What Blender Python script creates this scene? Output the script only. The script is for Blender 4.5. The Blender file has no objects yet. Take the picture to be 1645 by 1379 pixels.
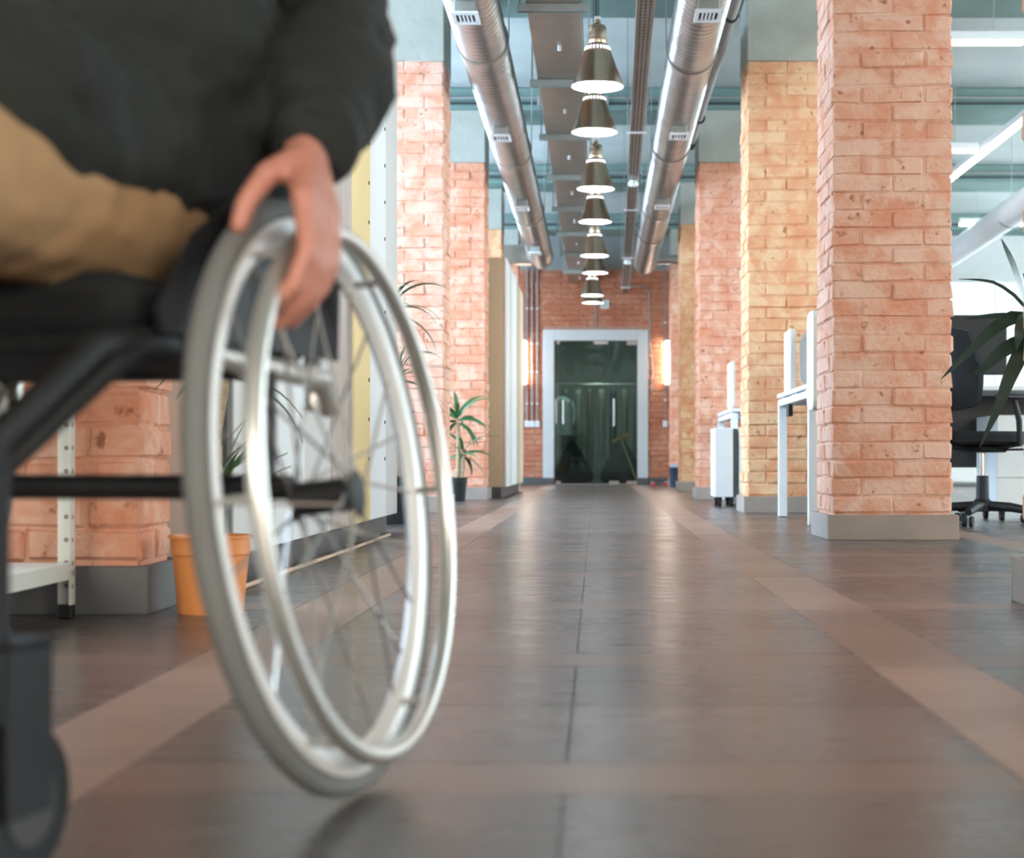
import bpy, bmesh, math, random
from mathutils import Vector, Matrix, noise
random.seed(7)
PI = math.pi
S = bpy.context.scene
COL = S.collection
R = math.radians

# ---------------------------------------------------------------- camera, world, exposure
cam_d = bpy.data.cameras.new('camera')
cam = bpy.data.objects.new('camera', cam_d)
COL.objects.link(cam)
cam.location = (0, 0, 0.343)
cam.rotation_euler = (PI / 2, 0, 0)
cam_d.sensor_width = 36.0
cam_d.sensor_fit = 'HORIZONTAL'
cam_d.lens = 2600 / 1645 * 36.0
cam_d.shift_x = -134.5 / 1645
cam_d.shift_y = 50.5 / 1645
cam_d.clip_start = 0.02
cam_d.clip_end = 200
cam_d.dof.use_dof = True
cam_d.dof.focus_distance = 5.6
cam_d.dof.aperture_fstop = 4.5
S.camera = cam

W = bpy.data.worlds.new('world')
S.world = W
W.use_nodes = True
bg = W.node_tree.nodes['Background']
bg.inputs[0].default_value = (0.75, 0.85, 1.0, 1)
bg.inputs[1].default_value = 1.0

S.view_settings.view_transform = 'Standard'
S.view_settings.look = 'None'
S.view_settings.gamma = 1.0
S.view_settings.use_curve_mapping = False
S.view_settings.exposure = 0.15

# strengths of the light sources; the front windows are added
E_WIN_RIGHT = 13.5
E_WIN_LEFT = 22.0
E_FRONT_FILL = 14.0
E_PENDANT = 22.0
E_SCONCE = 34.0
E_BAR = 12.0

# ---------------------------------------------------------------- mesh building helpers
class MB:
    def __init__(self):
        self.v = []; self.f = []; self.m = []
    def add(self, vs, fs, mi=0):
        o = len(self.v)
        self.v += [tuple(p) for p in vs]
        self.f += [tuple(i + o for i in q) for q in fs]
        self.m += [mi] * len(fs)
        return self
    def box(self, x0, x1, y0, y1, z0, z1, mi=0):
        vs = [(x0,y0,z0),(x1,y0,z0),(x1,y1,z0),(x0,y1,z0),(x0,y0,z1),(x1,y0,z1),(x1,y1,z1),(x0,y1,z1)]
        return self.add(vs, [(0,3,2,1),(4,5,6,7),(0,1,5,4),(1,2,6,5),(2,3,7,6),(3,0,4,7)], mi)
    def cbox(self, x0, x1, y0, y1, z0, z1, c=0.004, jit=0.0, rng=None, mi=0):
        cx, cy, cz = (x0+x1)/2, (y0+y1)/2, (z0+z1)/2
        hx, hy, hz = (x1-x0)/2, (y1-y0)/2, (z1-z0)/2
        c = min(c, hx*.9, hy*.9, hz*.9)
        vs = []; idx = {}
        for sx in (-1, 1):
            for sy in (-1, 1):
                for sz in (-1, 1):
                    for a in range(3):
                        h = [hx-c, hy-c, hz-c]; h[a] += c
                        p = [cx+sx*h[0], cy+sy*h[1], cz+sz*h[2]]
                        if jit:
                            p = [q + rng.uniform(-jit, jit) for q in p]
                        idx[(sx, sy, sz, a)] = len(vs); vs.append(p)
        fs = []
        def orient(q):
            a, b, d = Vector(vs[q[0]]), Vector(vs[q[1]]), Vector(vs[q[2]])
            n = (b-a).cross(d-a)
            m = sum((Vector(vs[i]) for i in q), Vector())/len(q) - Vector((cx, cy, cz))
            return q if n.dot(m) > 0 else tuple(reversed(q))
        for a in range(3):
            o = [k for k in range(3) if k != a]
            for s in (-1, 1):
                q = []
                for t, u in ((-1,-1),(1,-1),(1,1),(-1,1)):
                    k = [0,0,0]; k[a] = s; k[o[0]] = t; k[o[1]] = u
                    q.append(idx[(k[0],k[1],k[2],a)])
                fs.append(orient(tuple(q)))
            for s in (-1, 1):
                for t in (-1, 1):
                    k1 = [0,0,0]; k1[o[0]] = s; k1[o[1]] = t
                    A = list(k1); A[a] = -1; B = list(k1); B[a] = 1
                    q = (idx[(*A, o[0])], idx[(*B, o[0])], idx[(*B, o[1])], idx[(*A, o[1])])
                    fs.append(orient(q))
        for sx in (-1, 1):
            for sy in (-1, 1):
                for sz in (-1, 1):
                    fs.append(orient((idx[(sx,sy,sz,0)], idx[(sx,sy,sz,1)], idx[(sx,sy,sz,2)])))
        return self.add(vs, fs, mi)
    def tube(self, pts, rad, seg=12, cap=True, closed=False, mi=0):
        pts = [Vector(p) for p in pts]
        n = len(pts)
        if not hasattr(rad, '__len__'): rad = [rad]*n
        vs = []; fs = []
        prev = None
        for i, p in enumerate(pts):
            if closed:
                t = pts[(i+1) % n] - pts[i-1]
            else:
                t = pts[min(i+1, n-1)] - pts[max(i-1, 0)]
            t.normalize()
            if prev is None:
                up = Vector((0,0,1)) if abs(t.z) < .9 else Vector((0,1,0))
                u = t.cross(up).normalized()
            else:
                u = (prev - t*prev.dot(t)).normalized()
            prev = u
            w = t.cross(u)
            for k in range(seg):
                a = 2*PI*k/seg
                vs.append(p + (u*math.cos(a) + w*math.sin(a))*rad[i])
        m = n if closed else n-1
        for i in range(m):
            j = (i+1) % n
            for k in range(seg):
                l = (k+1) % seg
                fs.append((i*seg+k, i*seg+l, j*seg+l, j*seg+k))
        if cap and not closed:
            fs.append(tuple(range(seg-1, -1, -1)))
            fs.append(tuple((n-1)*seg+k for k in range(seg)))
        return self.add(vs, fs, mi)
    def lathe(self, prof, seg=24, o=(0,0,0), sx=1, sy=1, cap=True, mi=0):
        vs = []; fs = []
        for r, z in prof:
            for k in range(seg):
                a = 2*PI*k/seg
                vs.append((o[0]+r*math.cos(a)*sx, o[1]+r*math.sin(a)*sy, o[2]+z))
        for i in range(len(prof)-1):
            for k in range(seg):
                l = (k+1) % seg
                fs.append((i*seg+k, i*seg+l, (i+1)*seg+l, (i+1)*seg+k))
        if cap:
            fs.append(tuple(range(seg-1, -1, -1)))
            fs.append(tuple((len(prof)-1)*seg+k for k in range(seg)))
        return self.add(vs, fs, mi)
    def sphere(self, c, r, seg=12, rings=8, s=(1,1,1)):
        prof = [(max(r*math.sin(PI*i/rings), 1e-4), -r*math.cos(PI*i/rings)) for i in range(rings+1)]
        o = len(self.v)
        self.lathe(prof, seg, (0,0,0))
        for i in range(o, len(self.v)):
            p = self.v[i]
            self.v[i] = (c[0]+p[0]*s[0], c[1]+p[1]*s[1], c[2]+p[2]*s[2])
        return self
    def prism(self, poly, a0, a1, axis='y'):
        n = len(poly)
        def P(q, a):
            if axis == 'y': return (q[0], a, q[1])
            if axis == 'x': return (a, q[0], q[1])
            return (q[0], q[1], a)
        vs = [P(q, a0) for q in poly] + [P(q, a1) for q in poly]
        fs = [tuple(range(n)), tuple(range(2*n-1, n-1, -1))]
        for i in range(n):
            j = (i+1) % n
            fs.append((i, i+n, j+n, j))
        return self.add(vs, fs)
    def xf(self, M, start=0):
        for i in range(start, len(self.v)):
            self.v[i] = tuple(M @ Vector(self.v[i]))
        return self
    def mesh(self, name, mat, smooth=False):
        me = bpy.data.meshes.new(name)
        me.from_pydata(self.v, [], self.f)
        for m in (mat if isinstance(mat, (list, tuple)) else [mat]):
            me.materials.append(m)
        if any(self.m):
            me.polygons.foreach_set('material_index', self.m)
        bm = bmesh.new(); bm.from_mesh(me)
        bmesh.ops.recalc_face_normals(bm, faces=bm.faces)
        bm.to_mesh(me); bm.free()
        if smooth:
            me.polygons.foreach_set('use_smooth', [True]*len(me.polygons))
            try:
                me.set_sharp_from_angle(angle=R(38))
            except Exception:
                pass
        me.update()
        return me
    def build(self, name, mat, parent=None, smooth=False, world=True):
        """geometry given in scene metres; stored relative to the parent's own place"""
        if parent is not None and world:
            L = org(parent)
            self.v = [(p[0]-L.x, p[1]-L.y, p[2]-L.z) for p in self.v]
        return obj(name, self.mesh(name, mat, smooth), parent)

def org(o):
    L = Vector((0,0,0))
    while o is not None:
        L = L + o.location
        o = o.parent
    return L

def obj(name, me, parent=None):
    o = bpy.data.objects.new(name, me)
    COL.objects.link(o)
    o.parent = parent
    return o

def tag(o, label=None, cat=None, group=None, kind=None):
    if label: o['label'] = label
    if cat: o['category'] = cat
    if group: o['group'] = group
    if kind: o['kind'] = kind
    return o

def thing(name, label, cat, loc=(0,0,0), rz=0.0, group=None):
    o = bpy.data.objects.new(name, None)
    COL.objects.link(o)
    o.location = loc
    o.rotation_euler = (0, 0, rz)
    o.empty_display_size = .1
    return tag(o, label, cat, group)

def struct(name, mb, mat, smooth=False):
    o = mb.build(name, mat, None, smooth)
    o['kind'] = 'structure'
    return o

def copy_tree(o, parent=None):
    c = o.copy(); COL.objects.link(c); c.parent = parent
    for ch in list(o.children):
        copy_tree(ch, c)
    return c

ORD = ['nearest', 'second nearest', 'third nearest', 'fourth nearest', 'fifth nearest', 'sixth nearest', 'seventh nearest', 'farthest']

# ---------------------------------------------------------------- materials
def srgb(r, g, b):
    f = lambda c: (c/255/12.92 if c/255 <= .04045 else ((c/255+.055)/1.055)**2.4)
    return (f(r), f(g), f(b), 1)

def mat(name, col, rough=.6, metal=0.0, var=.08, scale=8.0, bump=0.0, bscale=60.0, emit=None, spec=.5, stretch=None):
    m = bpy.data.materials.new(name); m.use_nodes = True
    nt = m.node_tree; N = nt.nodes; Lk = nt.links
    b = N['Principled BSDF']
    b.inputs['Roughness'].default_value = rough
    b.inputs['Metallic'].default_value = metal
    b.inputs['Specular IOR Level'].default_value = spec
    geo = N.new('ShaderNodeNewGeometry')
    mp = N.new('ShaderNodeMapping'); Lk.new(geo.outputs['Position'], mp.inputs['Vector'])
    if stretch: mp.inputs['Scale'].default_value = stretch
    nz = N.new('ShaderNodeTexNoise'); nz.inputs['Scale'].default_value = scale; nz.inputs['Detail'].default_value = 4
    Lk.new(mp.outputs[0], nz.inputs['Vector'])
    rp = N.new('ShaderNodeValToRGB')
    rp.color_ramp.elements[0].position = .3; rp.color_ramp.elements[1].position = .72
    rp.color_ramp.elements[0].color = tuple(c*(1-var) for c in col[:3]) + (1,)
    rp.color_ramp.elements[1].color = tuple(min(c*(1+var), 1) for c in col[:3]) + (1,)
    Lk.new(nz.outputs['Fac'], rp.inputs['Fac'])
    Lk.new(rp.outputs['Color'], b.inputs['Base Color'])
    if bump:
        n2 = N.new('ShaderNodeTexNoise'); n2.inputs['Scale'].default_value = bscale; n2.inputs['Detail'].default_value = 3
        Lk.new(mp.outputs[0], n2.inputs['Vector'])
        bp = N.new('ShaderNodeBump'); bp.inputs['Strength'].default_value = 1.0; bp.inputs['Distance'].default_value = bump
        Lk.new(n2.outputs['Fac'], bp.inputs['Height']); Lk.new(bp.outputs[0], b.inputs['Normal'])
    if emit:
        b.inputs['Emission Color'].default_value = emit[0]
        b.inputs['Emission Strength'].default_value = emit[1]
    return m

def brick_mat(name, orange, pale, dark, bias=.5):
    m = bpy.data.materials.new(name); m.use_nodes = True
    nt = m.node_tree; N = nt.nodes; Lk = nt.links
    b = N['Principled BSDF']; b.inputs['Roughness'].default_value = .82; b.inputs['Specular IOR Level'].default_value = .25
    geo = N.new('ShaderNodeNewGeometry')
    oi = N.new('ShaderNodeObjectInfo')
    n1 = N.new('ShaderNodeTexNoise'); n1.inputs['Scale'].default_value = 6.5; n1.inputs['Detail'].default_value = 7; n1.inputs['Roughness'].default_value = .62
    n1.inputs['Distortion'].default_value = .6
    Lk.new(geo.outputs['Position'], n1.inputs['Vector'])
    ad = N.new('ShaderNodeMath'); ad.operation = 'MULTIPLY_ADD'
    Lk.new(oi.outputs['Random'], ad.inputs[0]); ad.inputs[1].default_value = .12; ad.inputs[2].default_value = -.06
    sm = N.new('ShaderNodeMath'); sm.operation = 'ADD'
    Lk.new(n1.outputs['Fac'], sm.inputs[0]); Lk.new(ad.outputs[0], sm.inputs[1])
    rp = N.new('ShaderNodeValToRGB'); cr = rp.color_ramp
    cr.elements[0].position = bias-.2; cr.elements[0].color = orange
    cr.elements[1].position = bias+.1; cr.elements[1].color = pale
    e = cr.elements.new(bias-.03); e.color = tuple(orange[i]*.6+pale[i]*.4 for i in range(3)) + (1,)
    Lk.new(sm.outputs[0], rp.inputs['Fac'])
    n2 = N.new('ShaderNodeTexNoise'); n2.inputs['Scale'].default_value = 23; n2.inputs['Detail'].default_value = 5
    Lk.new(geo.outputs['Position'], n2.inputs['Vector'])
    r2 = N.new('ShaderNodeValToRGB')
    r2.color_ramp.elements[0].position = .27; r2.color_ramp.elements[0].color = (1,1,1,1)
    r2.color_ramp.elements[1].position = .37; r2.color_ramp.elements[1].color = (0,0,0,1)
    Lk.new(n2.outputs['Fac'], r2.inputs['Fac'])
    mx = N.new('ShaderNodeMixRGB')
    Lk.new(r2.outputs['Color'], mx.inputs['Fac']); Lk.new(rp.outputs['Color'], mx.inputs['Color1']); mx.inputs['Color2'].default_value = dark
    Lk.new(mx.outputs[0], b.inputs['Base Color'])
    n3 = N.new('ShaderNodeTexNoise'); n3.inputs['Scale'].default_value = 38; n3.inputs['Detail'].default_value = 6
    Lk.new(geo.outputs['Position'], n3.inputs['Vector'])
    bp = N.new('ShaderNodeBump'); bp.inputs['Strength'].default_value = .9; bp.inputs['Distance'].default_value = .007
    Lk.new(n3.outputs['Fac'], bp.inputs['Height']); Lk.new(bp.outputs[0], b.inputs['Normal'])
    return m

def tile_mat(name, c0, c1, rough=.33):
    m = bpy.data.materials.new(name); m.use_nodes = True
    nt = m.node_tree; N = nt.nodes; Lk = nt.links
    b = N['Principled BSDF']
    b.inputs['Specular IOR Level'].default_value = .38
    geo = N.new('ShaderNodeNewGeometry'); oi = N.new('ShaderNodeObjectInfo')
    mp = N.new('ShaderNodeMapping'); mp.inputs['Scale'].default_value = (1.3, 9, 1)
    Lk.new(geo.outputs['Position'], mp.inputs['Vector'])
    n1 = N.new('ShaderNodeTexNoise'); n1.inputs['Scale'].default_value = 3.2; n1.inputs['Detail'].default_value = 8; n1.inputs['Roughness'].default_value = .65
    Lk.new(mp.outputs[0], n1.inputs['Vector'])
    n4 = N.new('ShaderNodeTexNoise'); n4.inputs['Scale'].default_value = 2.2; n4.inputs['Detail'].default_value = 5
    Lk.new(geo.outputs['Position'], n4.inputs['Vector'])
    av = N.new('ShaderNodeMath'); av.operation = 'MULTIPLY_ADD'; av.inputs[1].default_value = .5
    Lk.new(n4.outputs['Fac'], av.inputs[0])
    hf = N.new('ShaderNodeMath'); hf.operation = 'MULTIPLY'; hf.inputs[1].default_value = .5
    Lk.new(n1.outputs['Fac'], hf.inputs[0]); Lk.new(hf.outputs[0], av.inputs[2])
    rd = N.new('ShaderNodeMath'); rd.operation = 'MULTIPLY_ADD'; rd.inputs[1].default_value = .16; rd.inputs[2].default_value = -.08
    Lk.new(oi.outputs['Random'], rd.inputs[0])
    sm = N.new('ShaderNodeMath'); sm.operation = 'ADD'; Lk.new(av.outputs[0], sm.inputs[0]); Lk.new(rd.outputs[0], sm.inputs[1])
    rp = N.new('ShaderNodeValToRGB')
    rp.color_ramp.elements[0].position = .36; rp.color_ramp.elements[0].color = c0
    rp.color_ramp.elements[1].position = .66; rp.color_ramp.elements[1].color = c1
    Lk.new(sm.outputs[0], rp.inputs['Fac']); Lk.new(rp.outputs[0], b.inputs['Base Color'])
    rr = N.new('ShaderNodeMapRange'); rr.inputs['To Min'].default_value = rough-.07; rr.inputs['To Max'].default_value = rough+.10
    Lk.new(n1.outputs['Fac'], rr.inputs['Value']); Lk.new(rr.outputs[0], b.inputs['Roughness'])
    bp = N.new('ShaderNodeBump'); bp.inputs['Strength'].default_value = .35; bp.inputs['Distance'].default_value = .0012
    Lk.new(n1.outputs['Fac'], bp.inputs['Height']); Lk.new(bp.outputs[0], b.inputs['Normal'])
    return m

def glass_mat(name, tint, f0=.08):
    m = bpy.data.materials.new(name); m.use_nodes = True
    nt = m.node_tree; N = nt.nodes; Lk = nt.links
    N.remove(N['Principled BSDF'])
    tr = N.new('ShaderNodeBsdfTransparent'); tr.inputs[0].default_value = tint
    gl = N.new('ShaderNodeBsdfGlossy'); gl.inputs['Roughness'].default_value = .02
    fr = N.new('ShaderNodeFresnel'); fr.inputs[0].default_value = 1.0 + f0*8
    mx = N.new('ShaderNodeMixShader')
    Lk.new(fr.outputs[0], mx.inputs[0]); Lk.new(tr.outputs[0], mx.inputs[1]); Lk.new(gl.outputs[0], mx.inputs[2])
    Lk.new(mx.outputs[0], N['Material Output'].inputs['Surface'])
    return m

M = {}
M['brick_pink'] = brick_mat('brick_pink', srgb(212,144,114), srgb(224,184,164), srgb(164,106,82), .47)
M['brick_rose'] = brick_mat('brick_rose', srgb(208,136,104), srgb(222,174,150), srgb(154,96,72), .51)
M['brick_ochre'] = brick_mat('brick_ochre', srgb(212,144,104), srgb(224,182,142), srgb(164,104,74), .50)
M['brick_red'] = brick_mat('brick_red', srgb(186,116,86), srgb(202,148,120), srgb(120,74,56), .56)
M['mortar'] = mat('mortar', srgb(190,146,124), .9, var=.14, scale=14, bump=.004, bscale=50)
M['mortar_ochre'] = mat('mortar_ochre', srgb(196,156,120), .9, var=.14, scale=14, bump=.004, bscale=50)
M['plaster'] = mat('plaster', srgb(170,170,160), .85, var=.10, scale=5, bump=.004, bscale=22)
M['ceil'] = mat('ceiling_paint', srgb(170,178,176), .8, var=.10, scale=1.6, bump=.003, bscale=14)
M['beam'] = mat('beam_paint', srgb(112,136,131), .8, var=.12, scale=2.2, bump=.003, bscale=16)
M['white_wall'] = mat('white_wall', srgb(226,228,226), .8, var=.03)
M['grey_wall'] = mat('grey_wall', srgb(150,158,156), .8, var=.05)
M['skirt'] = mat('skirting_tile', srgb(150,136,126), .5, var=.08, scale=9)
M['skirt_dark'] = mat('skirting_dark', srgb(92,92,92), .45, var=.08, scale=9)
M['tile'] = tile_mat('floor_tile', srgb(57,55,55), srgb(98,90,86), .27)
M['strip'] = tile_mat('floor_strip', srgb(122,96,83), srgb(164,133,115), .36)
M['cross'] = tile_mat('floor_cross_strip', srgb(92,76,69), srgb(134,110,98), .30)
M['joint'] = mat('floor_joint', srgb(58,52,50), .7, var=.1)
M['galv'] = mat('galvanised_steel', srgb(190,186,182), .36, .95, var=.10, scale=5, bump=.0006, bscale=30)
M['galv_flat'] = mat('galvanised_sheet', srgb(168,160,152), .36, .9, var=.12, scale=6, bump=.0006, bscale=22)
M['strut'] = mat('perforated_steel', srgb(170,176,172), .42, .7, var=.08)
M['conduit'] = mat('grey_conduit', srgb(150,150,150), .5, .2, var=.05)
M['cable_dark'] = mat('dark_cable', srgb(52,58,58), .6, var=.05)
M['brass'] = mat('brushed_nickel', srgb(186,164,140), .26, 1.0, var=.05, scale=30, stretch=(1,1,.05))
M['inner_white'] = mat('shade_lining', srgb(238,238,236), .5, var=.01)
M['lamp'] = mat('lamp_glow', (1,1,1,1), .5, var=0, emit=((.93,.97,1,1), E_PENDANT))
M['sconce'] = mat('sconce_glow', (1,1,1,1), .5, var=0, emit=((1,.86,.70,1), E_SCONCE))
M['bar'] = mat('bar_glow', (1,1,1,1), .5, var=0, emit=((1,1,1,1), E_BAR))
M['win_r'] = mat('daylight_right', (1,1,1,1), .5, var=0, emit=((.76,.93,1,1), E_WIN_RIGHT))
M['win_l'] = mat('daylight_left', (1,1,1,1), .5, var=0, emit=((.56,.77,1,1), E_WIN_LEFT))
M['front_fill'] = mat('added_front_glow', (1,1,1,1), .5, var=0, emit=((1,.91,.80,1), E_FRONT_FILL))
M['white_metal'] = mat('white_metal', srgb(226,230,232), .4, var=.02)
M['white_board'] = mat('white_board', srgb(228,232,234), .45, var=.02)
M['cab_white'] = mat('cabinet_white', srgb(226,228,228), .45, var=.02, scale=3)
M['cab_grey'] = mat('cabinet_grey', srgb(204,202,198), .5, var=.02, scale=3)
M['cab_beige'] = mat('cabinet_beige', srgb(190,180,168), .5, var=.02, scale=3)
M['cab_wood'] = mat('cabinet_wood', srgb(178,162,152), .5, var=.14, scale=3, stretch=(9, 9, .5))
M['cab_yellow'] = mat('cabinet_yellow', srgb(232,202,132), .45, var=.02, scale=3)
M['gable'] = mat('cabinet_side', srgb(190,172,142), .5, var=.03, scale=3)
M['carcass'] = mat('carcass_dark', srgb(70,70,70), .6, var=.04)
M['plinth'] = mat('plinth_dark', srgb(72,70,70), .45, var=.05)
M['black'] = mat('black_plastic', srgb(22,23,26), .6, var=.05)
M['black_fabric'] = mat('black_fabric', srgb(22,24,27), .9, var=.15, scale=60)
M['chrome'] = mat('chrome', srgb(210,210,212), .16, 1.0, var=.02)
M['steel'] = mat('brushed_steel', srgb(200,196,190), .3, .9, var=.04)
M['screen'] = mat('monitor_black', srgb(14,16,18), .55, var=.03)
M['grey_felt'] = mat('grey_felt', srgb(178,178,176), .95, var=.04, scale=60)
M['light_felt'] = mat('light_felt', srgb(222,222,216), .9, var=.04, scale=60)
M['terracotta'] = mat('terracotta_plastic', srgb(220,140,76), .5, var=.05)
M['soil'] = mat('soil', srgb(60,46,38), .95, var=.4, scale=60, bump=.01, bscale=70)
M['trunk'] = mat('cane_bark', srgb(172,150,122), .85, var=.22, scale=22, bump=.004, bscale=60, stretch=(1,1,3))
M['leaf'] = mat('leaf_green', srgb(62,86,56), .42, var=.3, scale=12)
M['leaf_dark'] = mat('leaf_dark_green', srgb(40,60,46), .36, var=.3, scale=12)
M['leaf_bright'] = mat('leaf_mid_green', srgb(56,104,60), .42, var=.35, scale=10)
M['rack'] = mat('rack_cream', srgb(222,222,212), .42, var=.03)
M['hole'] = mat('dark_hole', srgb(60,54,50), .8, var=.05)
M['glass_door'] = glass_mat('door_glass', srgb(214,230,224), .06)
M['glass_pane'] = glass_mat('pane_glass', (.95,.97,.97,1), .06)
M['door_frame'] = mat('door_frame_paint', srgb(206,212,212), .5, var=.02)
M['tan_tone'] = mat('tan_tone', srgb(204,172,146), .6, var=.05)
M['red'] = mat('red_wheel', srgb(190,60,60), .5, var=.05)
M['orange_grip'] = mat('amber_handle', srgb(214,150,50), .5, var=.06)
M['navy'] = mat('navy_plastic', srgb(40,48,70), .5, var=.05)
M['lavender'] = mat('lavender_paper', srgb(170,172,196), .7, var=.03)
# the rider and the wheelchair
M['skin'] = mat('skin', srgb(188,126,108), .5, var=.06, scale=20, bump=.0008, bscale=120)
M['jacket'] = mat('dark_olive_cloth', srgb(31,34,32), .92, var=.35, scale=10, bump=.002, bscale=120)
M['trousers'] = mat('tan_trousers', srgb(160,126,90), .92, var=.10, scale=14, bump=.0015, bscale=150)
M['shoe'] = mat('shoe_leather', srgb(200,196,190), .6, var=.05)
M['sole'] = mat('shoe_sole', srgb(60,58,56), .8, var=.05)
M['hair'] = mat('dark_hair', srgb(44,34,28), .6, var=.3, scale=80)
M['eye_white'] = mat('eye_white', srgb(236,232,228), .25, var=.01)
M['iris'] = mat('iris', srgb(62,44,32), .2, var=.05)
M['lips'] = mat('lips', srgb(176,100,92), .5, var=.04)
M['rim_white'] = mat('rim_white', srgb(224,224,222), .35, .15, var=.02)
M['tyre'] = mat('grey_tyre', srgb(112,112,110), .75, var=.06)
M['spoke'] = mat('spoke_steel', srgb(206,202,198), .25, .9, var=.02)
M['silver'] = mat('silver_tube', srgb(208,206,200), .3, .75, var=.03)

# ---------------------------------------------------------------- room shell
XL, XR, YF, YB, ZC = -4.2, 7.6, -5.0, 23.0, 3.62
ZB = 3.42                        # underside of the cross beams

# floor: base slab, tiles and strips set on it (module 1.154 m across, 1.03 m along)
floor = struct('floor', MB().box(XL, XR, YF, YB+3.4, -.10, -.004), M['joint'])
tag(floor, 'grey brown tiled floor with paler crossing strips', 'floor')
SX0, SXW, TW = .457, .174, .487          # strip edge, strip width, tile width
MODX = SXW + 2*TW + .006
MODY, SYW, TH = 1.03, .17, .43
Y0 = 1.665                               # near edge of a cross strip
J = .0009
far = MB()
piece_meshes = {}
def floor_piece(x0, x1, y0, y1, kind, near):
    if x1 <= XL or x0 >= XR or y1 <= YF or y0 >= YB: return
    x0 = max(x0, XL); x1 = min(x1, XR); y0 = max(y0, YF); y1 = min(y1, YB)
    if near:
        key = (round(x1-x0, 3), round(y1-y0, 3), kind)
        if key not in piece_meshes:
            w, h = (x1-x0)/2-J, (y1-y0)/2-J
            piece_meshes[key] = MB().cbox(-w, w, -h, h, -.004, 0, .0008).mesh('floor_tile', M[kind])
        o = obj('floor_tile' if kind == 'tile' else 'floor_strip', piece_meshes[key], floor)
        o.location = ((x0+x1)/2, (y0+y1)/2, 0)
    else:
        far.box(x0+J, x1-J, y0+J, y1-J, -.004, 0, {'tile': 0, 'strip': 1, 'cross': 2}[kind])
nx0 = int(math.floor((XL - SX0)/MODX)) - 1
nx1 = int(math.ceil((XR - SX0)/MODX)) + 1
ny0 = int(math.floor((YF - Y0)/MODY)) - 1
ny1 = int(math.ceil((YB - Y0)/MODY)) + 1
for i in range(nx0, nx1):
    xs = SX0 + i*MODX
    for j in range(ny0, ny1):
        ys = Y0 + j*MODY
        near = (1.0 < ys < 7.6) and (-1.4 < xs + MODX*.5 < 2.6)
        floor_piece(xs, xs+SXW, ys, ys+MODY, 'strip', near)
        xa = xs + SXW
        floor_piece(xa, xa+2*TW+.006, ys, ys+SYW, 'cross', near)
        for k in range(2):
            ya = ys + SYW + k*TH
            floor_piece(xa, xa+TW+.003, ya, ya+TH, 'tile', near)
            floor_piece(xa+TW+.003, xa+2*TW+.006, ya, ya+TH, 'tile', near)
fo = far.build('distant_floor_tiles', [M['tile'], M['strip'], M['cross']], floor)
fo['kind'] = 'stuff'

# ceiling slab and cross beams
tag(struct('ceiling', MB().box(XL-.2, XR+.2, YF-.2, YB, ZC, ZC+.2), M['ceil']), 'pale green grey painted concrete ceiling slab', 'ceiling')
PY = [3.42, 6.99, 10.6, 14.2, 17.9, 21.5]
for i, y in enumerate([-3.85, -.2] + PY):
    o = struct('trim_%d' % (i+1), MB().cbox(XL, XR, y, y+.66, ZB, ZC-.001, .01), M['beam'])
    tag(o, ['beam behind', 'beam over', 'teal grey cross beam over the front pillar pair', 'teal grey cross beam at nearest full pillar',
            'teal grey cross beam at second pillar pair', 'teal grey cross beam at third pillar pair',
            'teal grey cross beam at fourth pillar pair', 'teal grey cross beam nearest the end wall'][i] if i > 1 else
        ['teal grey cross beam farthest behind the wheelchair', 'teal grey cross beam above the wheelchair'][i], 'beam')

def window_wall(name, axis, pos, a0, a1, z0, z1, openings, matw, label):
    """wall of the given plane with rectangular openings (b0,b1,c0,c1)"""
    mb = MB()
    cuts = sorted(openings)
    t = .2
    def wbox(b0, b1, c0, c1):
        if b1-b0 < 1e-4 or c1-c0 < 1e-4: return
        if axis == 'x': mb.box(min(pos, pos+t*SGN), max(pos, pos+t*SGN), b0, b1, c0, c1)
        else: mb.box(b0, b1, min(pos, pos+t*SGN), max(pos, pos+t*SGN), c0, c1)
    cur = a0
    for (b0, b1, c0, c1) in cuts:
        wbox(cur, b0, z0, z1); wbox(b0, b1, z0, c0); wbox(b0, b1, c1, z1)
        cur = b1
    wbox(cur, a1, z0, z1)
    return tag(struct(name, mb, matw), label, 'wall')

wn = [0]
def window(axis, pos, sgn, b0, b1, c0, c1, glow, label):
    """window with frame, mullions and bright daylight panes, set in an opening"""
    wn[0] += 1
    nm = 'window_%d' % wn[0]
    fr = MB(); d = .06; f = .06
    def bx(mb, p0, p1, q0, q1, t0, t1):
        u0, u1 = pos+sgn*t0, pos+sgn*t1
        if axis == 'x': mb.box(min(u0,u1), max(u0,u1), p0, p1, q0, q1)
        else: mb.box(p0, p1, min(u0,u1), max(u0,u1), q0, q1)
    bx(fr, b0, b1, c0, c0+f, .04, .10); bx(fr, b0, b1, c1-f, c1, .04, .10)
    bx(fr, b0, b0+f, c0+f, c1-f, .04, .10); bx(fr, b1-f, b1, c0+f, c1-f, .04, .10)
    mid = (b0+b1)/2
    bx(fr, mid-f/2, mid+f/2, c0+f, c1-f, .04, .10)
    o = struct(nm, fr, M['white_metal'])
    tag(o, label, 'window')
    for (p0, p1) in ((b0+f, mid-f/2), (mid+f/2, b1-f)):
        g = MB(); bx(g, p0, p1, c0+f, c1-f, .06, .075)
        g.build('pane', glow, o)
    return o

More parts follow.
